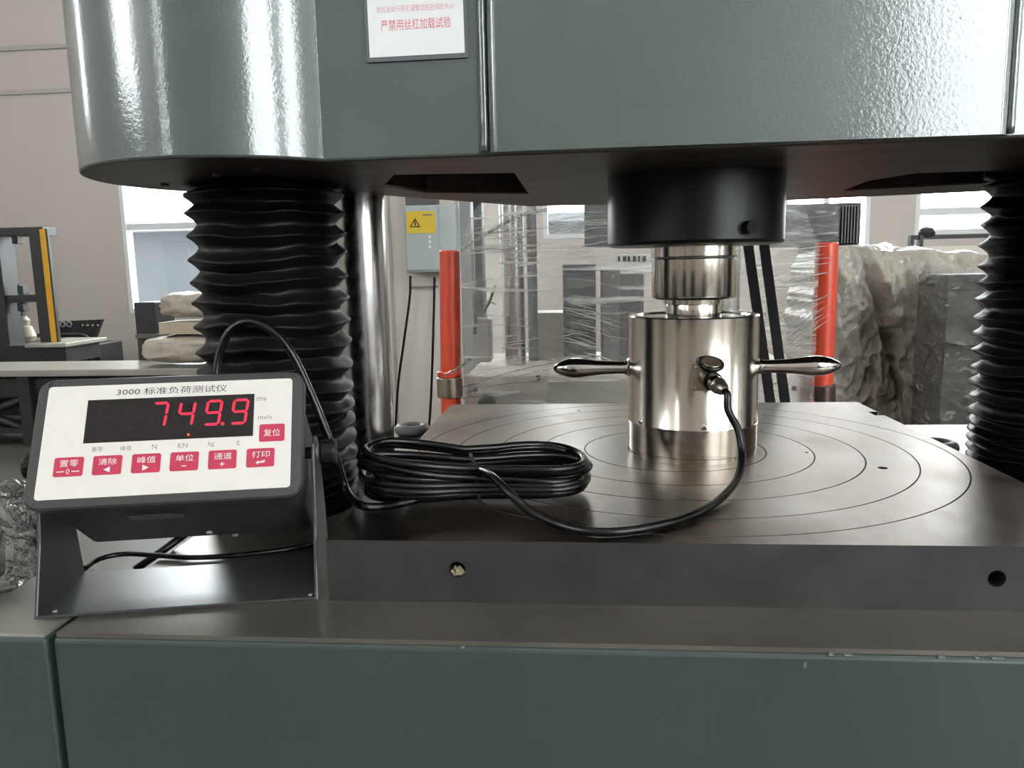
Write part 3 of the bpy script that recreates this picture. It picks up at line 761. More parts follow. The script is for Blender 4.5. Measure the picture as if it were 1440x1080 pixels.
# pivots, label plate and feet of the housing
for sx in (-1, 1):
    q = Matrix.Rotation(sx*pi/2, 4, 'Y')
    kb = MB().lathe([(0.0055, -0.014), (0.0055, 0.003), (0.0115, 0.003), (0.0125, 0.005), (0.0125, 0.015), (0.011, 0.0175)], 18, (sx*(bw+0.0015), hp.y, hp.z), q, smooth=False).build('pivot_knob', 'black', ind)
    MB().lathe([(0.008, -0.0032), (0.008, 0.0026)], 20, (sx*(bw+0.0015), hp.y, hp.z), q).build('washer', 'grey', kb)
MB().box((-0.022, -0.0582, -0.052), (0.046, 0.0012, 0.016)).build('rating_plate', 'bracket', hs)
for x in (0.01, 0.03): MB().cyl((x, -0.058, -0.10-x), (x, -0.0655, -0.10-x), 0.003, 12).build('bottom_screw', 'grey', hs)
for (x, y) in ((-0.105, -0.042), (0.112, -0.045)):
    MB().cyl((x, y, t3), (x, y, t3+0.0012), 0.002, 10).build('rivet', 'grey', b0)
tag(ind, 'grey digital load indicator showing 749.9 in red on a tilting bracket', 'indicator')

# ================================================================== CABLES
CR = 0.0041
sc = empty('signal_cable', (-0.25, -0.16, 0.0))
def S(*p): return Vector(p)-Vector((-0.25, -0.16, 0.0))
def bz(px, py, z):
    d = FWD + RT*((px-720)/FPX) - UP*((py-540)/FPX); return CAM + d*((z-CAM.z)/d.z)
# run from the plug down and across the plate into the coil
plug_end = c2+cd*0.013
run = [plug_end-cd*0.004, plug_end+cd*0.007+Vector((0.0005, 0.001, -0.003)), at(1024, 577, -0.131), at(1038, 605, -0.138), at(1043, 640, -0.150), bz(1037, 672, 0.012), bz(1010, 704, 0.005), bz(965, 728, 0.0045), bz(900, 744, 0.0045), bz(838, 748, 0.0045), bz(785, 737, 0.006), bz(742, 716, 0.016), bz(715, 692, 0.030), bz(690, 669, 0.038), bz(664, 660, 0.030), bz(640, 662, 0.018), bz(610, 666, 0.012)]
# the coil: long loops tied at the waist
p0 = bz(505, 694, 0.012); p1 = bz(828, 678, 0.010)
cx, cy = (p0.x+p1.x)/2, (p0.y+p1.y)/2+0.01
axv = Vector((p1.x-p0.x, p1.y-p0.y, 0)); La = axv.length/2; axv.normalize(); ayv = Vector((-axv.y, axv.x, 0))
coil = []
TURNS = 9
rng = random.Random(11)
prm = [(1.02-0.15*rng.random(), 0.024+0.034*rng.random(), 0.012*(rng.random()-0.5), 0.0045+0.0056*(k_ % 9)+0.003*rng.random()) for k_ in range(TURNS+1)]
STEP = 40
for k_ in range(TURNS*STEP):
    f_ = k_/STEP; i_ = int(f_); w_ = f_-i_
    A_, B2 = prm[i_], prm[i_+1]
    aa, bb, oo, zz = [A_[j]*(1-w_)+B2[j]*w_ for j in range(4)]
    th_ = 2*pi*f_+2.4
    c_, s_ = cos(th_), sin(th_)
    sx_ = (abs(c_)**0.75)*(1 if c_ > 0 else -1)
    pinch = 0.52+0.48*min(1, abs(sx_+0.05)**1.1)*1.0
    rt_open = 1.0+0.45*max(0, sx_)
    x_ = La*aa*sx_; y_ = bb*s_*pinch*rt_open+oo
    # right loops fall flatter and wider, the left end stands taller
    z_ = 0.0045+(zz-0.0045)*(1.12 if sx_ < 0 else 1.12-0.5*sx_)*(0.62+0.38*min(1, abs(sx_)))+0.003*(1+s_)
    coil.append(Vector((cx, cy, 0))+axv*x_+ayv*y_+Vector((0, 0, z_+0.0006*N3(f_*3, 2, 1))))
tail = [bz(700, 684, 0.014), bz(650, 690, 0.012), bz(600, 699, 0.009), bz(560, 709, 0.007), bz(528, 713, 0.010), bz(505, 709, 0.012), at(487, 688, -0.232), at(473, 645, -0.236), at(455, 597, -0.238), at(437, 553, -0.238), at(412, 500, -0.240), at(385, 467, -0.240), at(352, 452, -0.238), at(325, 464, -0.236), at(309, 497, -0.236), at(304, 535, -0.240), at(306, 600, -0.250)]
run_s = spline(run, 10); tail_s = spline(tail, 10)
def rel(P): return [p-Vector((-0.25, -0.16, 0.0)) for p in P]
MB().tube(rel(run_s), CR, 12).build('lead', 'cable', sc)
MB().tube(rel(coil), CR, 10).build('coil', 'cable', sc)
MB().tube(rel(tail_s), CR, 12).build('tail', 'cable', sc)
# twist tie round the waist of the coil
tie = []
mid = Vector((cx, cy, 0)) - axv*0.004
for k_ in range(33):
    a = 2*pi*k_/32
    tie.append(mid+ayv*(0.032*cos(a)+0.002)+Vector((0, 0, 0.0215+0.0205*sin(a)))+axv*0.002*sin(3*a))
MB().tube(rel(tie), 0.0016, 8).build('tie', 'strap', sc)
MB().tube(rel(spline([mid-ayv*0.030+Vector((0, 0, 0.012)), mid-ayv*0.042+axv*0.004+Vector((0, 0, 0.006)), mid-ayv*0.045+axv*0.008+Vector((0, 0, 0.003))], 6)), 0.0014, 6).build('tie_end', 'strap', sc)
tag(sc, 'long black signal cable coiled and tied on the steel plate', 'cable')

# cables lying on the base behind the indicator bracket
zb = -T+0.0035
e = MB().tube(spline([bz(118, 800, zb), bz(140, 786, zb), bz(175, 779, zb), bz(220, 781, zb), bz(270, 784, zb), bz(330, 781, zb), bz(400, 773, zb), bz(440, 766, zb)], 10), 0.0027, 10).build('power_cord', 'cable')
tag(e, 'thin black cord lying on the base seen through the bracket', 'cord')
e = MB().tube([at(190, 801, -0.245), at(225, 777, -0.232), at(262, 750, -0.222)], 0.0042, 12).build('prop_rod', 'black')
tag(e, 'short black slanting rod crossing the cord behind the bracket', 'rod')

# ---- two black belts behind the machine
for (xa, xb, lab) in ((1052.5, 1083, 'left one of two slanting black belts behind the load cell'), (1075, 1104, 'right one of two slanting black belts behind the load cell')):
    a = at(xa, 349, 0.52); b = at(xb, 565, 0.50)
    d = (b-a); top = a-d*1.0; bot = b+d*0.35
    w_ = 0.0092
    V = []
    for q in (top, bot):
        V += [(q.x-w_, q.y-0.002, q.z), (q.x+w_, q.y-0.002, q.z), (q.x+w_, q.y+0.002, q.z), (q.x-w_, q.y+0.002, q.z)]
    o = MB().add(V, [(0, 1, 2, 3), (7, 6, 5, 4), (0, 4, 5, 1), (1, 5, 6, 2), (2, 6, 7, 3), (3, 7, 4, 0)]).build('drive_belt', 'strap')
    tag(o, lab, 'belt', 'black drive belts')

# ================================================================== WRAPPED MACHINE BEHIND
YM = 1.60
PXM = FPX/(YM-CAM.y)       # pixels per metre about there
def boxpx(mb, x0, y0, x1, y1, Y, depth, mi=0, bev=0.0):
    """box whose front face covers photo pixels x0..x1, y0..y1 at depth Y"""
    xm, ym = (x0+x1)/2, (y0+y1)/2
    L_, R_, T_, B3 = at(x0, ym, Y).x, at(x1, ym, Y).x, at(xm, y0, Y).z, at(xm, y1, Y).z
    mb.box(((L_+R_)/2, Y+depth/2, (T_+B3)/2), (R_-L_, depth, T_-B3), mi, bev=bev); return mb
wm = empty('wrapped_test_frame', at(900, 560, YM+0.3)); wm.location.z = FZ
def pw(o, e):     # parent a mesh already in world coordinates
    o.parent = e; o.matrix_parent_inverse = Matrix.Translation(-e.location); return o
zt = at(800, 527, YM).z
xl, xr = at(655, 545, YM).x, at(1142, 545, YM).x
o = MB().box(((xl+xr)/2, YM+0.35, (zt+FZ)/2), (xr-xl, 0.7, zt-FZ)).build('base_block', 'cream', wm); pw(o, wm); bevel(o, 0.006)
o = boxpx(MB(), 770, 536, 884, 590, YM-0.02, 0.03).build('cover', 'beige', wm); pw(o, wm); bevel(o, 0.003)
for px, py in ((669, 548), (757, 520), (1117, 546)):
    q = at(px, py, YM-0.002)
    if py < 527: q = at(px, 531, YM-0.002)
    o = MB().cyl((q.x, YM-0.004, q.z), (q.x, YM+0.004, q.z), 0.0085, 18).build('bolt_hole', 'hole', wm); pw(o, wm)
q = at(685, 566, YM-0.03)
o = MB().lathe([(0.012, 0), (0.02, 0.004), (0.02, 0.02), (0.03, 0.026), (0.03, 0.034), (0.02, 0.04)], 20, (q.x, YM, q.z), Matrix.Rotation(pi/2, 4, 'X')).build('knob', 'black', wm); pw(o, wm)
def colpx(x0, x1, Y, z0, z1, m, name, par):
    ym = 420; L_, R_ = at(x0, ym, Y).x, at(x1, ym, Y).x
    o = MB().cyl(((L_+R_)/2, Y, z0), ((L_+R_)/2, Y, z1), (R_-L_)/2, 40).build(name, m, par); pw(o, par); return o
colpx(709, 738, YM+0.30, zt, 1.6, 'chrome', 'column', wm)
colpx(742, 756, YM+0.42, zt, 1.6, 'darkgrey', 'screw_column', wm)
colpx(1010, 1040, YM+0.30, zt, 1.6, 'chrome', 'column', wm)
o = boxpx(MB(), 792, 372, 838, 524, YM+0.25, 0.2).build('motor_block', 'dark', wm); pw(o, wm)
o = boxpx(MB(), 846, 378, 872, 524, YM+0.2, 0.15).build('gear_case', 'darkgrey', wm); pw(o, wm); bevel(o, 0.008)
o = boxpx(MB(), 872, 385, 905, 524, YM+0.24, 0.15).build('valve_block', 'dark', wm); pw(o, wm)
for k in range(4):
    o = boxpx(MB(), 798+2*k, 390+30*k, 836, 402+30*k, YM+0.235, 0.02).build('cooling_fin', 'darkgrey', wm); pw(o, wm)
q = at(862, 388, YM+0.2); o = MB().cyl((q.x, YM+0.17, q.z), (q.x, YM+0.21, q.z), 0.006, 14).build('bolt', 'chrome', wm); pw(o, wm)
o = boxpx(MB(), 822, 250, 858, 346, YM+0.5, 0.2).build('control_pillar', 'dark', wm); pw(o, wm)
o = boxpx(MB(), 866, 357, 915, 371, YM+0.18, 0.01).build('label_strip', 'sign', wm); pw(o, wm)
for k in range(6):
    o = boxpx(MB(), 869+7*k, 360, 869+7*k+3+(k % 2)*1.5, 368, YM+0.176, 0.004).build('label_mark', 'hole', wm); pw(o, wm)
# loose tools behind the film
o = MB().tube([at(668, 402, YM+0.2), at(669, 440, YM+0.2), at(668, 470, YM+0.2)], 0.006, 8).build('hook', 'dark', wm); pw(o, wm)
o = MB().tube([at(696, 402, YM+0.2), at(688, 425, YM+0.2), at(678, 442, YM+0.2)], 0.005, 8).build('lever', 'dark', wm); pw(o, wm)
o = boxpx(MB(), 664, 448, 690, 510, YM+0.2, 0.08).build('grip_block', 'grey', wm); pw(o, wm); bevel(o, 0.01)
o = boxpx(MB(), 745, 440, 800, 524, YM+0.45, 0.2).build('rear_panel', 'beige', wm); pw(o, wm)
tag(wm, 'cream and chrome testing frame wrapped in stretch film behind the load cell', 'machine')

# red posts either side of it
def post(pt, pb, rpx, label, collar):
    Y = YM-0.05
    a = at(pt[0], pt[1], Y); b = at(pb[0], pb[1], Y); r_ = rpx/FPX*(Y-CAM.y)
    d = (a-b).normalized(); foot = b+d*((FZ-b.z)/d.z)
    e = empty('red_post', foot)
    o = MB().cyl(foot, a, r_, 40, bev=0.004).build('tube', 'red', e); pw(o, e)
    if collar == 'n':
        q0, q1 = at(632, 530, Y), at(633, 558, Y)
        o = MB().cyl(q1, q0, r_*1.26, 40, bev=0.003).build('collar', 'brass', e); pw(o, e)
        o = MB().cyl(q0, q0+d*0.02, r_*1.2, 40, bev=0.003).build('upper_ring', 'red', e); pw(o, e)
    else:
        q0, q1 = at(1157, 540, Y), at(1157, 585, Y)
        o = MB().cyl(q1, q0, r_*1.12, 40, bev=0.004).build('cap', 'brown', e); pw(o, e)
    tag(e, label, 'post', 'red posts of the wrapped machine')
post((632, 352), (634, 545), 14.5, 'red post with nickel collar beside the pale electrical cabinet', 'n')
post((1163, 341), (1156, 530), 14.8, 'red post with brown steel collar beside the grey plastic sheet', 'b')

# stretch film round the machine
fl = empty('stretch_film', (0, 0, 0))
path = [at(649, 440, YM-0.10), at(690, 440, YM-0.10), at(800, 440, YM-0.14), at(900, 440, YM-0.15), at(1040, 440, YM-0.14), at(1110, 440, YM-0.12), at(1149, 440, YM-0.112)]
path = [Vector((q.x, q.y, 0)) for q in path]; ps = spline(path, 20)
def film_fn(u_, v_):
    k = u_*(len(ps)-1); i = min(int(k), len(ps)-2); q = ps[i].lerp(ps[i+1], k-i)
    zlo = at(640, 566, YM).z-0.25
    ztop = at(646, 352, YM).z + (0.36*min(1, u_/0.32))*(1.0 if u_ < 0.6 else max(0.0, 1-(u_-0.6)/0.40)) + 0.01*sin(u_*31)
    z = zlo+(ztop-zlo)*v_
    wv = 0.010*min(1, (1-u_)*8)*N3(q.x*2.5, z*11+q.x*2.0, 1.3)+0.006*min(1, (1-u_)*8)*N3(q.x*6, z*30-q.x*6, 4.1)
    sag = 0.012*sin(pi*v_)*sin(pi*u_)
    return (q.x, q.y+wv+sag, z)
o = MB().grid(film_fn, 170, 110).build('front_sheet', 'film', fl)
# gathered ropes of film
for (pts, r_) in (([(648, 352), (690, 325), (735, 302), (790, 292)], 0.006), ([(625, 528), (645, 517), (662, 505)], 0.005), ([(650, 545), (720, 523), (790, 508), (850, 500)], 0.0025), ([(655, 552), (710, 540), (760, 536)], 0.002), ([(672, 419), (698, 428)], 0.003), ([(640, 560), (700, 556), (730, 550)], 0.002)):
    P = spline([at(x, y, YM-0.17) for x, y in pts], 10)
    MB().tube(P, [r_*(0.7+0.5*abs(N3(k*0.6, r_*900, 0))) for k in range(len(P))], 8).build('film_rope', 'film2', fl)
rw = random.Random(5)
mbw = MB()
def wrinkle(x_, y_, L_, sl, r_):
    P = []
    for k_ in range(9):
        t_ = k_/8; q_ = at(x_+L_*t_, y_+sl*L_*t_+1.2*sin(t_*5+x_), YM-0.165); P.append(q_)
    mbw.tube(P, [max(0.0003, r_*sin(pi*(0.06+0.88*k_/8))) for k_ in range(9)], 6)
for k_ in range(30):
    y_ = 346+rw.random()*150; wrinkle(1092+rw.random()*16, y_, 36+34*rw.random(), -(0.06+0.75*((y_-346)/150)**1.3)+0.05*rw.random(), 0.0010+0.0016*rw.random())
for k_ in range(26):
    y_ = 322+rw.random()*42; wrinkle(648+rw.random()*50, y_, 40+50*rw.random(), -0.10+0.35*(y_-330)/42*rw.random(), 0.0008+0.0013*rw.random())
for k_ in range(24):
    y_ = 385+rw.random()*120; wrinkle(784+rw.random()*40, y_, 34+40*rw.random(), 0.12+0.20*(y_-385)/120+0.05*rw.random(), 0.0008+0.0012*rw.random())
for k_ in range(16):
    y_ = 470+rw.random()*70; wrinkle(655+rw.random()*120, y_, 30+60*rw.random(), -0.22+0.06*rw.random(), 0.0006+0.0012*rw.random())
for k_ in range(22):
    y_ = 294+rw.random()*76; wrinkle(764+rw.random()*50, y_, 30+40*rw.random(), -0.16+0.10*rw.random(), 0.0007+0.0012*rw.random())
o = mbw.build('film_wrinkles', 'wrinkle', fl); o['kind'] = 'stuff'
tag(fl, 'clear crinkled stretch film stretched between the two red posts', 'film')

# grey uprights behind, left of the chrome column
for (x0, x1, m_, lab) in ((648, 664, 'grey', 'slim pale grey steel upright behind the left red post'), (668, 680, 'dark', 'slim dark steel upright beside the pale one behind the film')):
    o = boxpx(MB(), x0, 200, x1, 600, 3.2, 0.12).build('steel_upright', m_)
    z1_ = o.data
    o2 = MB(); L_, R_ = at(x0, 400, 3.2).x, at(x1, 400, 3.2).x
    o2.box(((L_+R_)/2, 3.26, (2.4+FZ)/2), (R_-L_, 0.12, 2.4-FZ)); bpy.data.objects.remove(o, do_unlink=True)
    o = o2.build('steel_upright', m_); bevel(o, 0.008)
    tag(o, lab, 'upright', 'steel uprights behind the film')

# ================================================================== LEFT BACKGROUND
# electrical cabinet on the partition
def pbox(name, m_, par, x0, y0, x1, y1, Y, depth, bev=0.0):
    o = boxpx(MB(), x0, y0, x1, y1, Y, depth).build(name, m_, par); pw(o, par)
    if bev: bevel(o, bev)
    return o
q = at(600, 385, YW-0.25)
ec = empty('electrical_cabinet', (q.x, YW-0.25, q.z))
pbox('case', 'bluegrey', ec, 569, 288, 641, 383, YW-0.22, 0.215, 0.01)
dr = pbox('door', 'bluegrey', ec, 571, 291, 617, 380, YW-0.235, 0.015, 0.005)
st = pbox('warning_sticker', 'yellow', ec, 571.5, 297, 612, 328, YW-0.239, 0.003)
def tri(cx_, cy_, s1, Y, m_, name):
    a, b, c = at(cx_-s1, cy_+s1*0.8, Y), at(cx_+s1, cy_+s1*0.8, Y), at(cx_, cy_-s1*0.9, Y)
    V = [(p.x, Y, p.z) for p in (a, b, c)]+[(p.x, Y+0.002, p.z) for p in (a, b, c)]
    o = MB().add(V, [(0, 1, 2), (5, 4, 3), (0, 3, 4, 1), (1, 4, 5, 2), (2, 5, 3, 0)]).build(name, m_, ec); pw(o, ec)
tri(583.5, 313.5, 7.5, YW-0.2425, 'hole', 'warning_triangle'); tri(583.5, 314, 5.2, YW-0.2435, 'yellow', 'triangle_fill')
pbox('bolt_mark', 'hole', ec, 582.8, 310.5, 584.4, 317.5, YW-0.2450, 0.001)
pbox('sticker_text', 'print_grey', ec, 594, 301, 608, 303, YW-0.2425, 0.001)
for k in range(3): pbox('notice_mark', 'sign', ec, 603, 331+7*k, 606, 335+7*k, YW-0.239, 0.002)
pbox('top_duct', 'darkgrey', ec, 570, 262, 612, 288, YW-0.18, 0.17)
tag(ec, 'pale grey electrical cabinet with yellow warning sticker on the cream partition', 'cabinet')
for pts, lab in (([(577, 388), (576, 420), (568, 480), (560, 540), (556, 600)], 'black cable hanging left below the pale electrical cabinet'), ([(611, 390), (610, 440), (608, 510), (606, 560), (603, 600)], 'black cable hanging right below the electrical cabinet, near the red post')):
    o = MB().tube(spline([at(x, y, YW-0.08) for x, y in pts] + [Vector((at(pts[-1][0]-3, 620, YW-0.08).x, YW-0.08, FZ+0.02))], 8), 0.010, 8).build('hanging_cable', 'cable')
    tag(o, lab, 'cable', 'cables hanging from the electrical cabinet')
o = MB().tube([at(576, 404, YW-0.05), at(616, 403, YW-0.05)], 0.008, 8).build('wall_conduit', 'grey'); tag(o, 'thin grey conduit across the wall below the electrical cabinet', 'conduit')

# long steel workbench
YB = 4.3
zb_ = at(90, 520, YB).z
q0, q1 = at(-260, 520, YB).x, at(330, 520, YB).x
wbh = empty('workbench', ((q0+q1)/2, YB+0.4, FZ))
o = MB().box(((q0+q1)/2, YB+0.28, zb_-0.025), (q1-q0, 0.56, 0.05)).build('top', 'bench', wbh); pw(o, wbh); bevel(o, 0.006)
nl = 5
for k in range(nl):
    for yy in (0.06, 0.50):
        x_ = q0+0.1+(q1-q0-0.2)*k/(nl-1)
        o = MB().box((x_, YB+yy, (zb_-0.05+FZ)/2), (0.09, 0.09, zb_-0.05-FZ)).build('leg', 'dark', wbh); pw(o, wbh)
o = MB().box(((q0+q1)/2, YB+0.1, zb_-0.14), (q1-q0-0.1, 0.06, 0.14)).build('apron', 'dark', wbh); pw(o, wbh)
o = MB().box(((q0+q1)/2, YB+0.49, zb_-0.20), (q1-q0-0.1, 0.04, 0.30)).build('back_panel', 'dark', wbh); pw(o, wbh)
for k in range(nl-1):
    xa = q0+0.1+(q1-q0-0.2)*k/(nl-1); xb = q0+0.1+(q1-q0-0.2)*(k+1)/(nl-1)
    for (za, zc) in ((zb_-0.2, FZ+0.1), (FZ+0.1, zb_-0.2)):
        o = MB().tube([(xa, YB+0.08, za), (xb, YB+0.08, zc)], 0.035, 4).build('brace', 'dark', wbh); pw(o, wbh)
o = MB().box(((q0+q1)/2, YB+0.28, FZ+0.12), (q1-q0-0.2, 0.5, 0.04)).build('lower_shelf', 'dark', wbh); pw(o, wbh)
tag(wbh, 'long grey steel workbench with dark legs behind the indicator', 'workbench')

# black test frame with yellow stripe
YT = 5.4
tf = empty('small_test_frame', (at(30, 510, YT).x, YT, FZ))
def tpart(name, m_, x0, y0, x1, y1, Y=YT, depth=0.18, bev=0.006): return pbox(name, m_, tf, x0, y0, x1, y1, Y, depth, bev)
def lean(name, m_, xt0, xt1, yt, xb0, xb1, yb, Y, depth):
    xm = (xt0+xt1+xb0+xb1)/4; L_, R_ = at((xt0+xb0)/2, (yt+yb)/2, Y).x, at((xt1+xb1)/2, (yt+yb)/2, Y).x
    z1, z0 = at((xt0+xt1)/2, yt, Y).z, at((xb0+xb1)/2, yb, Y).z
    o = MB().box(((L_+R_)/2, Y+depth/2, (z0+z1)/2), (R_-L_, depth, z1-z0)).build(name, m_, tf); pw(o, tf); bevel(o, 0.006); return o
lean('column', 'dark', 42, 58, 320, 56, 73, 505, YT, 0.05)
lean('yellow_stripe', 'yellow2', 57.5, 65, 322, 71, 79, 502, YT-0.01, 0.05)
lean('column_edge', 'dark', 65, 68, 321, 79, 82, 505, YT, 0.04)
lean('column', 'dark', -34, -1, 320, -22, 12, 505, YT, 0.2)
tpart('top_beam', 'dark', -34, 320, 60, 332, YT+0.01)
tpart('moving_beam', 'dark', 0, 415, 52, 425, YT+0.01)
for px, py in ((20, 337), (28, 408), (28, 432)):
    tpart('grip', 'dark', px-4, py-6, px+4, py+6, YT+0.05, 0.08)
tpart('grip_screw', 'dark', 26.5, 400, 29, 445, YT+0.06, 0.05)
tpart('base', 'dark', -40, 486, 92, 512, YT-0.05, 0.5)
tpart('base_table', 'bench', 34, 483, 92, 489, YT-0.12, 0.6)
o = MB().lathe([(0.001, 0.0), (0.06, 0.02), (0.09, 0.1), (0.06, 0.19), (0.04, 0.2), (0.05, 0.25), (0.02, 0.29), (0.001, 0.3)], 20, at(38, 488, YT+0.4)).build('wrapped_grip', 'bag', tf); pw(o, tf)
o = MB().box((at(25, 520, YT).x, YT+0.2, (at(25, 512, YT).z+FZ)/2), (0.62, 0.45, at(25, 512, YT).z-FZ)).build('stand', 'dark', tf); pw(o, tf)
tag(tf, 'black open test frame with a yellow stripe on its column, far left', 'machine')

# black desk with perforated bracket and chair hoop
YD = 6.2
dk = empty('black_machine_bed', (at(105, 500, YD).x, YD, FZ))
zd = at(105, 484, YD).z
o = MB().box((at(105, 490, YD).x, YD+0.2, (zd+FZ)/2), (at(138, 490, YD).x-at(70, 490, YD).x, 0.4, zd-FZ)).build('bed', 'dark', dk); pw(o, dk); bevel(o, 0.01)
A0, A1, A2, A3 = at(78, 452, YD), at(145, 449, YD), at(136, 474, YD), at(80, 474, YD)
fb = MB(); V = [(p.x, YD-0.02, p.z) for p in (A3, A2, A1, A0)]+[(p.x, YD+0.02, p.z) for p in (A3, A2, A1, A0)]
fb.add(V, [(0, 1, 2, 3), (7, 6, 5, 4), (0, 4, 5, 1), (1, 5, 6, 2), (2, 6, 7, 3), (3, 7, 4, 0)])
o = fb.build('perforated_bracket', 'dark')
cb = MB()
for k in range(4):
    q = at(117.5+7.2*k, 456.5, YD); cb.cyl((q.x, YD-0.1, q.z), (q.x, YD+0.1, q.z), 0.0125, 14)
for k in range(3):
    q = at(121+5*k, 467, YD); cb.cyl((q.x, YD-0.1, q.z), (q.x, YD+0.1, q.z), 0.008, 12)
cut(o, cb, 'dark'); o.parent = dk; pw(o, dk)
for k in range(2):
    q = at(88+9*k, 456, YD-0.03); o = MB().torus(q, 0.024, 0.008, 20, 8, Matrix.Rotation(pi/2, 4, 'X')).build('hook_ring', 'grey', dk); pw(o, dk)
pw(MB().tube(spline([at(45, 505, YD-0.15), at(44, 480, YD-0.15), at(50, 472, YD-0.15), at(90, 471, YD-0.15), at(118, 472, YD-0.15), at(127, 485, YD-0.15), at(128, 508, YD-0.15)], 8), 0.018, 8).build('hoop', 'dark', dk), dk)
pbox('side_box', 'grey', dk, 97, 489, 120, 503, YD-0.03, 0.05)
tag(dk, 'black machine bed with perforated bracket beside the yellow-striped frame', 'machine')

# wrapped bundles on a pallet stack near the left window
YP = 4.34
def lump(name, m_, x0, y0, x1, y1, Y, depth, amp, seed, par, sq=3.0):
    c = at((x0+x1)/2, (y0+y1)/2, Y); hx = (at(x1, (y0+y1)/2, Y).x-at(x0, (y0+y1)/2, Y).x)/2; hz = (at((x0+x1)/2, y0, Y).z-at((x0+x1)/2, y1, Y).z)/2
    def fn(u_, v_):
        a = 2*pi*u_; b = -pi/2+pi*v_
        def sp_(w): return math.copysign(abs(w)**(2/sq), w)
        x_, y_, z_ = sp_(cos(b))*sp_(cos(a)), sp_(cos(b))*sp_(sin(a)), sp_(sin(b))
        k = 1+amp*N3(x_*2+seed, y_*2, z_*3)+amp*0.5*N3(x_*6+seed, y_*6, z_*9)
        return (c.x+hx*x_*k, Y+depth/2+depth/2*y_*k, c.z+hz*z_*k)
    o = MB().grid(fn, 72, 36).build(name, m_, par)
    if par: pw(o, par)
    return o
for (x0, y0, x1, y1, lab) in ((214, 412, 300, 448, 'upper milky plastic-wrapped bundle near the left window'), (190, 474, 310, 513, 'lowest plastic-wrapped bundle on the workbench beside the indicator')):
    o = lump('wrapped_bundle', 'bag', x0, y0, x1, y1, YP, 0.40, 0.10, x0*0.1, None, 3.4)
    tag(o, lab, 'bundle', 'plastic wrapped bundles by the bellows')
o = boxpx(MB(), 223, 453, 300, 470, YP+0.05, 0.3).build('carton', 'carton'); bevel(o, 0.006); tag(o, 'pale brown carton between the two plastic-wrapped bundles', 'carton')
e = empty('dark_crate', (at(204, 500, YP+0.6).x, YP+0.6, FZ))
o = MB().box((at(206, 470, YP+0.6).x, YP+0.75, (at(206, 425, YP+0.6).z+FZ)/2), (at(221, 470, YP+0.6).x-at(192, 470, YP+0.6).x, 0.3, at(206, 425, YP+0.6).z-FZ)).build('body', 'dark', e); pw(o, e); bevel(o, 0.01)
pbox('lid', 'darkgrey', e, 190, 470, 224, 476, YP+0.55, 0.1, 0.004)
tag(e, 'dark upright crate left of the wrapped bundles', 'crate')

# plastic wrapped part on the left cabinet
def blob(name, m_, c, h, amp, seed, sq, fine=0.5):
    def fn(u_, v_):
        a = 2*pi*u_; b = -pi/2+pi*v_
        def sp_(w): return math.copysign(abs(w)**(2/sq), w)
        x_, y_, z_ = sp_(cos(b))*sp_(cos(a)), sp_(cos(b))*sp_(sin(a)), sp_(sin(b))
        k = 1+amp*N3(x_*2+seed, y_*2, z_*3)+amp*fine*(1-2*abs(N3(x_*5+seed, y_*5, z_*7)))
        return (c[0]+h[0]*x_*k, c[1]+h[1]*y_*k, max(-T-0.0025, c[2]+h[2]*z_*k))
    return MB().grid(fn, 96, 56).build(name, m_)
o = blob('plastic_bag', 'film2', (-0.732, -0.352, -0.002), (0.088, 0.050, 0.056), 0.12, 5.5, 2.6, 0.8)
tag(o, 'crumpled clear plastic bag on the left cabinet, cut by the edge', 'plastic bag')
o = blob('packed_part', 'darkgrey', (-0.735, -0.350, -0.018), (0.055, 0.030, 0.038), 0.06, 2.5, 3.2)
tag(o, 'dark metal part inside the clear plastic bag at the left edge', 'metal part')

# ================================================================== RIGHT BACKGROUND
YS = 2.35
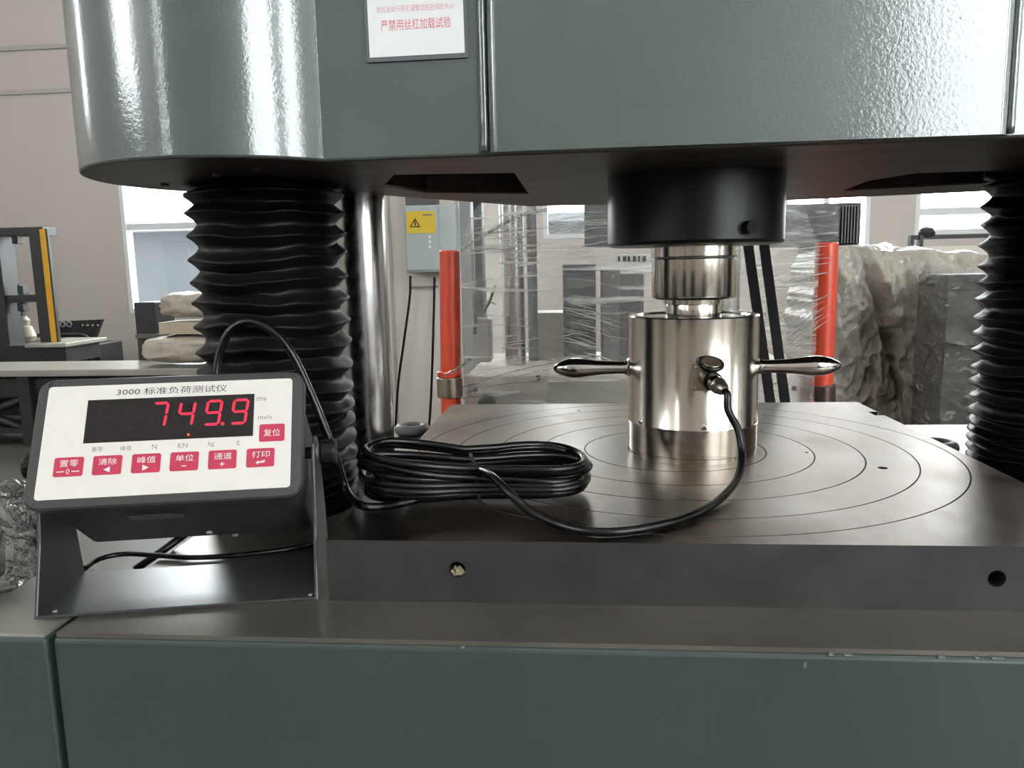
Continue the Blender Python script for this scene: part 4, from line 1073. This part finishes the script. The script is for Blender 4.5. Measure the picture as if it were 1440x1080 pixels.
# draped machine: a sheet hanging in folds over a block
sx0, sx1 = at(1170, 450, YS).x, at(1425, 450, YS).x
sz1 = at(1230, 350, YS).z
dt = empty('draped_machine', ((sx0+sx1)/2, YS+0.3, FZ))
def rdg(x_, y_, z_): return 1-2*abs(noise.noise(Vector((x_, y_, z_))))
def bump1(d_, w_): return math.exp(-(d_/w_)**2)
def drape(u_, v_):
    # u: round the block from left side to right side, v: from the floor to the crown
    wl = sx1-sx0; per = [0.5, wl, 0.5]; s_ = u_*sum(per)
    if s_ < 0.5: x_, y_, nx, ny = sx0, YS+0.5-s_, -1, 0
    elif s_ < 0.5+wl: x_, y_, nx, ny = sx0+(s_-0.5), YS, 0, -1
    else: x_, y_, nx, ny = sx1, YS+(s_-0.5-wl), 1, 0
    xx = (x_-sx0)/wl
    top = sz1 - 0.05*max(0, xx-0.2) + 0.015*N3(xx*5, 1, 0)
    z_ = FZ+(top-FZ)*min(1, v_/0.86)
    inn = max(0, (v_-0.86)/0.14)
    h_ = (top-z_)                       # metres below the crown
    a_ = xx-0.42*h_; b_ = h_+0.3*xx     # across and along the main pull of the sheet
    f_ = 0.025*rdg(a_*3.2, b_*0.7, 2.0)+0.032*rdg(a_*7.5, b_*1.4, 5.0)
    f_ += 0.045*rdg(xx*6+h_*5, h_*6-xx*4, 9.0)*min(1, xx*4)+0.022*rdg(xx*15+h_*9, h_*13-xx*6, 3.0)+0.006*rdg(xx*34+h_*20, h_*34, 3.0)
    f_ += 0.035*bump1(a_-0.20, 0.04)-0.035*bump1(a_-0.115, 0.016)-0.05*bump1(h_-0.60-0.05*N3(xx*6, 0, 0), 0.05)*min(1, max(0, (xx-0.28)*6))
    f_ += 0.03*bump1(xx-0.52-0.1*h_, 0.05)
    f_ *= min(1, h_*7+0.12)
    x_ += nx*f_; y_ += ny*f_
    if inn > 0:
        cxx, cyy = (sx0+sx1)/2, YS+0.3
        x_ += (cxx-x_)*inn*0.96; y_ += (cyy-y_)*inn*0.96; z_ = top+0.02*inn+0.02*N3(x_*9, y_*9, 0)
    return (x_, y_, z_)
o = MB().grid(drape, 300, 200).build('sheet', 'tarp', dt); pw(o, dt)
o = MB().box(((sx0+sx1)/2, YS+0.32, (sz1-0.12+FZ)/2), (sx1-sx0-0.22, 0.42, sz1-0.12-FZ)).build('block', 'darkgrey', dt); pw(o, dt)
tag(dt, 'machine draped in a crumpled grey plastic sheet, right of the red post', 'machine')
# film wrapped crate next to it
YK = 1.80
zc_ = at(1370, 381, YK).z
x0_, x1_ = at(1330, 450, YK).x, at(1460, 450, YK).x
e = empty('wrapped_crate', ((x0_+x1_)/2, YK+0.15, FZ))
o = MB().box(((x0_+x1_)/2, YK+0.15, (zc_-0.012+FZ)/2), (x1_-x0_-0.03, 0.24, zc_-FZ-0.012)).build('crate', 'dark', e); pw(o, e)
def cf(u_, v_):
    w_ = x1_-x0_; s_ = u_*(w_+0.6)
    if s_ < 0.3: x_, y_ = x0_, YK+0.3-s_
    elif s_ < 0.3+w_: x_, y_ = x0_+s_-0.3, YK
    else: x_, y_ = x1_, YK+(s_-0.3-w_)
    z_ = FZ+(zc_+0.01-FZ)*v_
    return (x_+0.008*N3(x_*20+z_*14, z_*18, y_*6), y_+0.016*rdg(x_*9-z_*9, z_*10, 3)+0.008*rdg(x_*22+z_*16, z_*24, 5), z_)
o = MB().grid(cf, 120, 160).build('film', 'film3', e); pw(o, e)
tag(e, 'dark crate wrapped in clear film beside the right bellows', 'crate')
# low pale wall / ledge and black bar under the right window
e = empty('bench_rail', (at(1340, 360, 5.2).x, 5.2, FZ))
q0, q1 = at(1281, 336, 5.2), at(1420, 336, 5.2)
pw(MB().box(((q0.x+q1.x)/2, 5.2, at(1330, 333, 5.2).z), (q1.x-q0.x, 0.06, 0.03)).build('bar', 'dark', e), e)
for px in (1283, 1296): pbox('bar_foot', 'dark', e, px-2.5, 331, px+2.5, 347, 5.15, 0.05)
pw(MB().lathe([(0.02, -0.04), (0.055, -0.025), (0.06, 0.0), (0.045, 0.03), (0.015, 0.045)], 20, at(1303, 327, 5.2)).build('clamp_head', 'dark', e), e)
zl = at(1340, 346, 5.3).z
pw(MB().box(((q0.x+q1.x)/2, 5.5, (zl+FZ)/2), (q1.x-q0.x+0.3, 0.6, zl-FZ)).build('cabinet', 'cream', e), e)
tag(e, 'pale bench with a black bar and clamp below the right window', 'bench')
# dark film-wrapped box above
e = empty('wrapped_control_box', (at(1160, 345, 2.9).x, 2.9, FZ))
o = boxpx(MB(), 1104, 286, 1211, 345, 2.9, 0.35).build('box', 'dark', e); pw(o, e); bevel(o, 0.01)
for k in range(6):
    x_ = 1184+4.2*k
    o = boxpx(MB(), x_, 290, x_+1.6, 342, 2.885, 0.02).build('rib', 'darkgrey', e); pw(o, e)
q = at(1160, 345, 2.9)
o = MB().box((q.x, 3.08, (q.z+FZ)/2), (0.12, 0.12, q.z-FZ)).build('stand', 'darkgrey', e); pw(o, e)
b0x, b1x = at(1100, 315, 2.86).x, at(1180, 315, 2.86).x; b0z, b1z = at(1150, 350, 2.86).z, at(1150, 282, 2.86).z
o = MB().grid(lambda u_, v_: (b0x+(b1x-b0x)*u_, 2.86+0.01*N3(u_*3, v_*14, 1), b0z+(b1z-b0z)*v_), 40, 40).build('film', 'film', e); pw(o, e)
tag(e, 'dark ribbed box half wrapped in film above the right red post', 'box')

# ================================================================== MACHINES STANDING BEHIND THE PHOTOGRAPHER
def idle(x, y, rz, h, label):
    e = empty('idle_test_machine', (x, y, FZ), rz)
    o = MB().box((0, 0, 0.45), (0.95, 0.7, 0.9)).build('cabinet', 'dark', e); bevel(o, 0.01)
    for sx in (-1, 1): MB().cyl((sx*0.34, 0, 0.9), (sx*0.34, 0, h), 0.06, 28).build('column', 'darkgrey', e)
    o = MB().box((0, 0, h-0.15), (0.95, 0.5, 0.34)).build('crosshead', 'dark', e); bevel(o, 0.02)
    MB().cyl((0, 0, h-0.5), (0, 0, h-0.32), 0.1, 28).build('press_head', 'dark', e)
    tag(e, label, 'machine', 'idle machines behind the photographer')
idle(-4.6, -2.6, 1.2, 1.95, 'dark idle test machine by the left wall behind the viewpoint')
idle(-3.0, -4.6, 0.6, 1.9, 'dark idle test machine behind the viewpoint to the left')
idle(-0.9, -5.4, 0.1, 1.95, 'dark idle test machine straight behind the viewpoint')
idle(1.9, -4.9, -0.4, 1.75, 'dark idle test machine behind the viewpoint to the right')
idle(4.3, -2.2, -1.1, 1.7, 'dark idle test machine by the right wall behind the viewpoint')
idle(4.8, 0.6, -1.5, 1.8, 'dark idle test machine by the right wall beside the viewpoint')
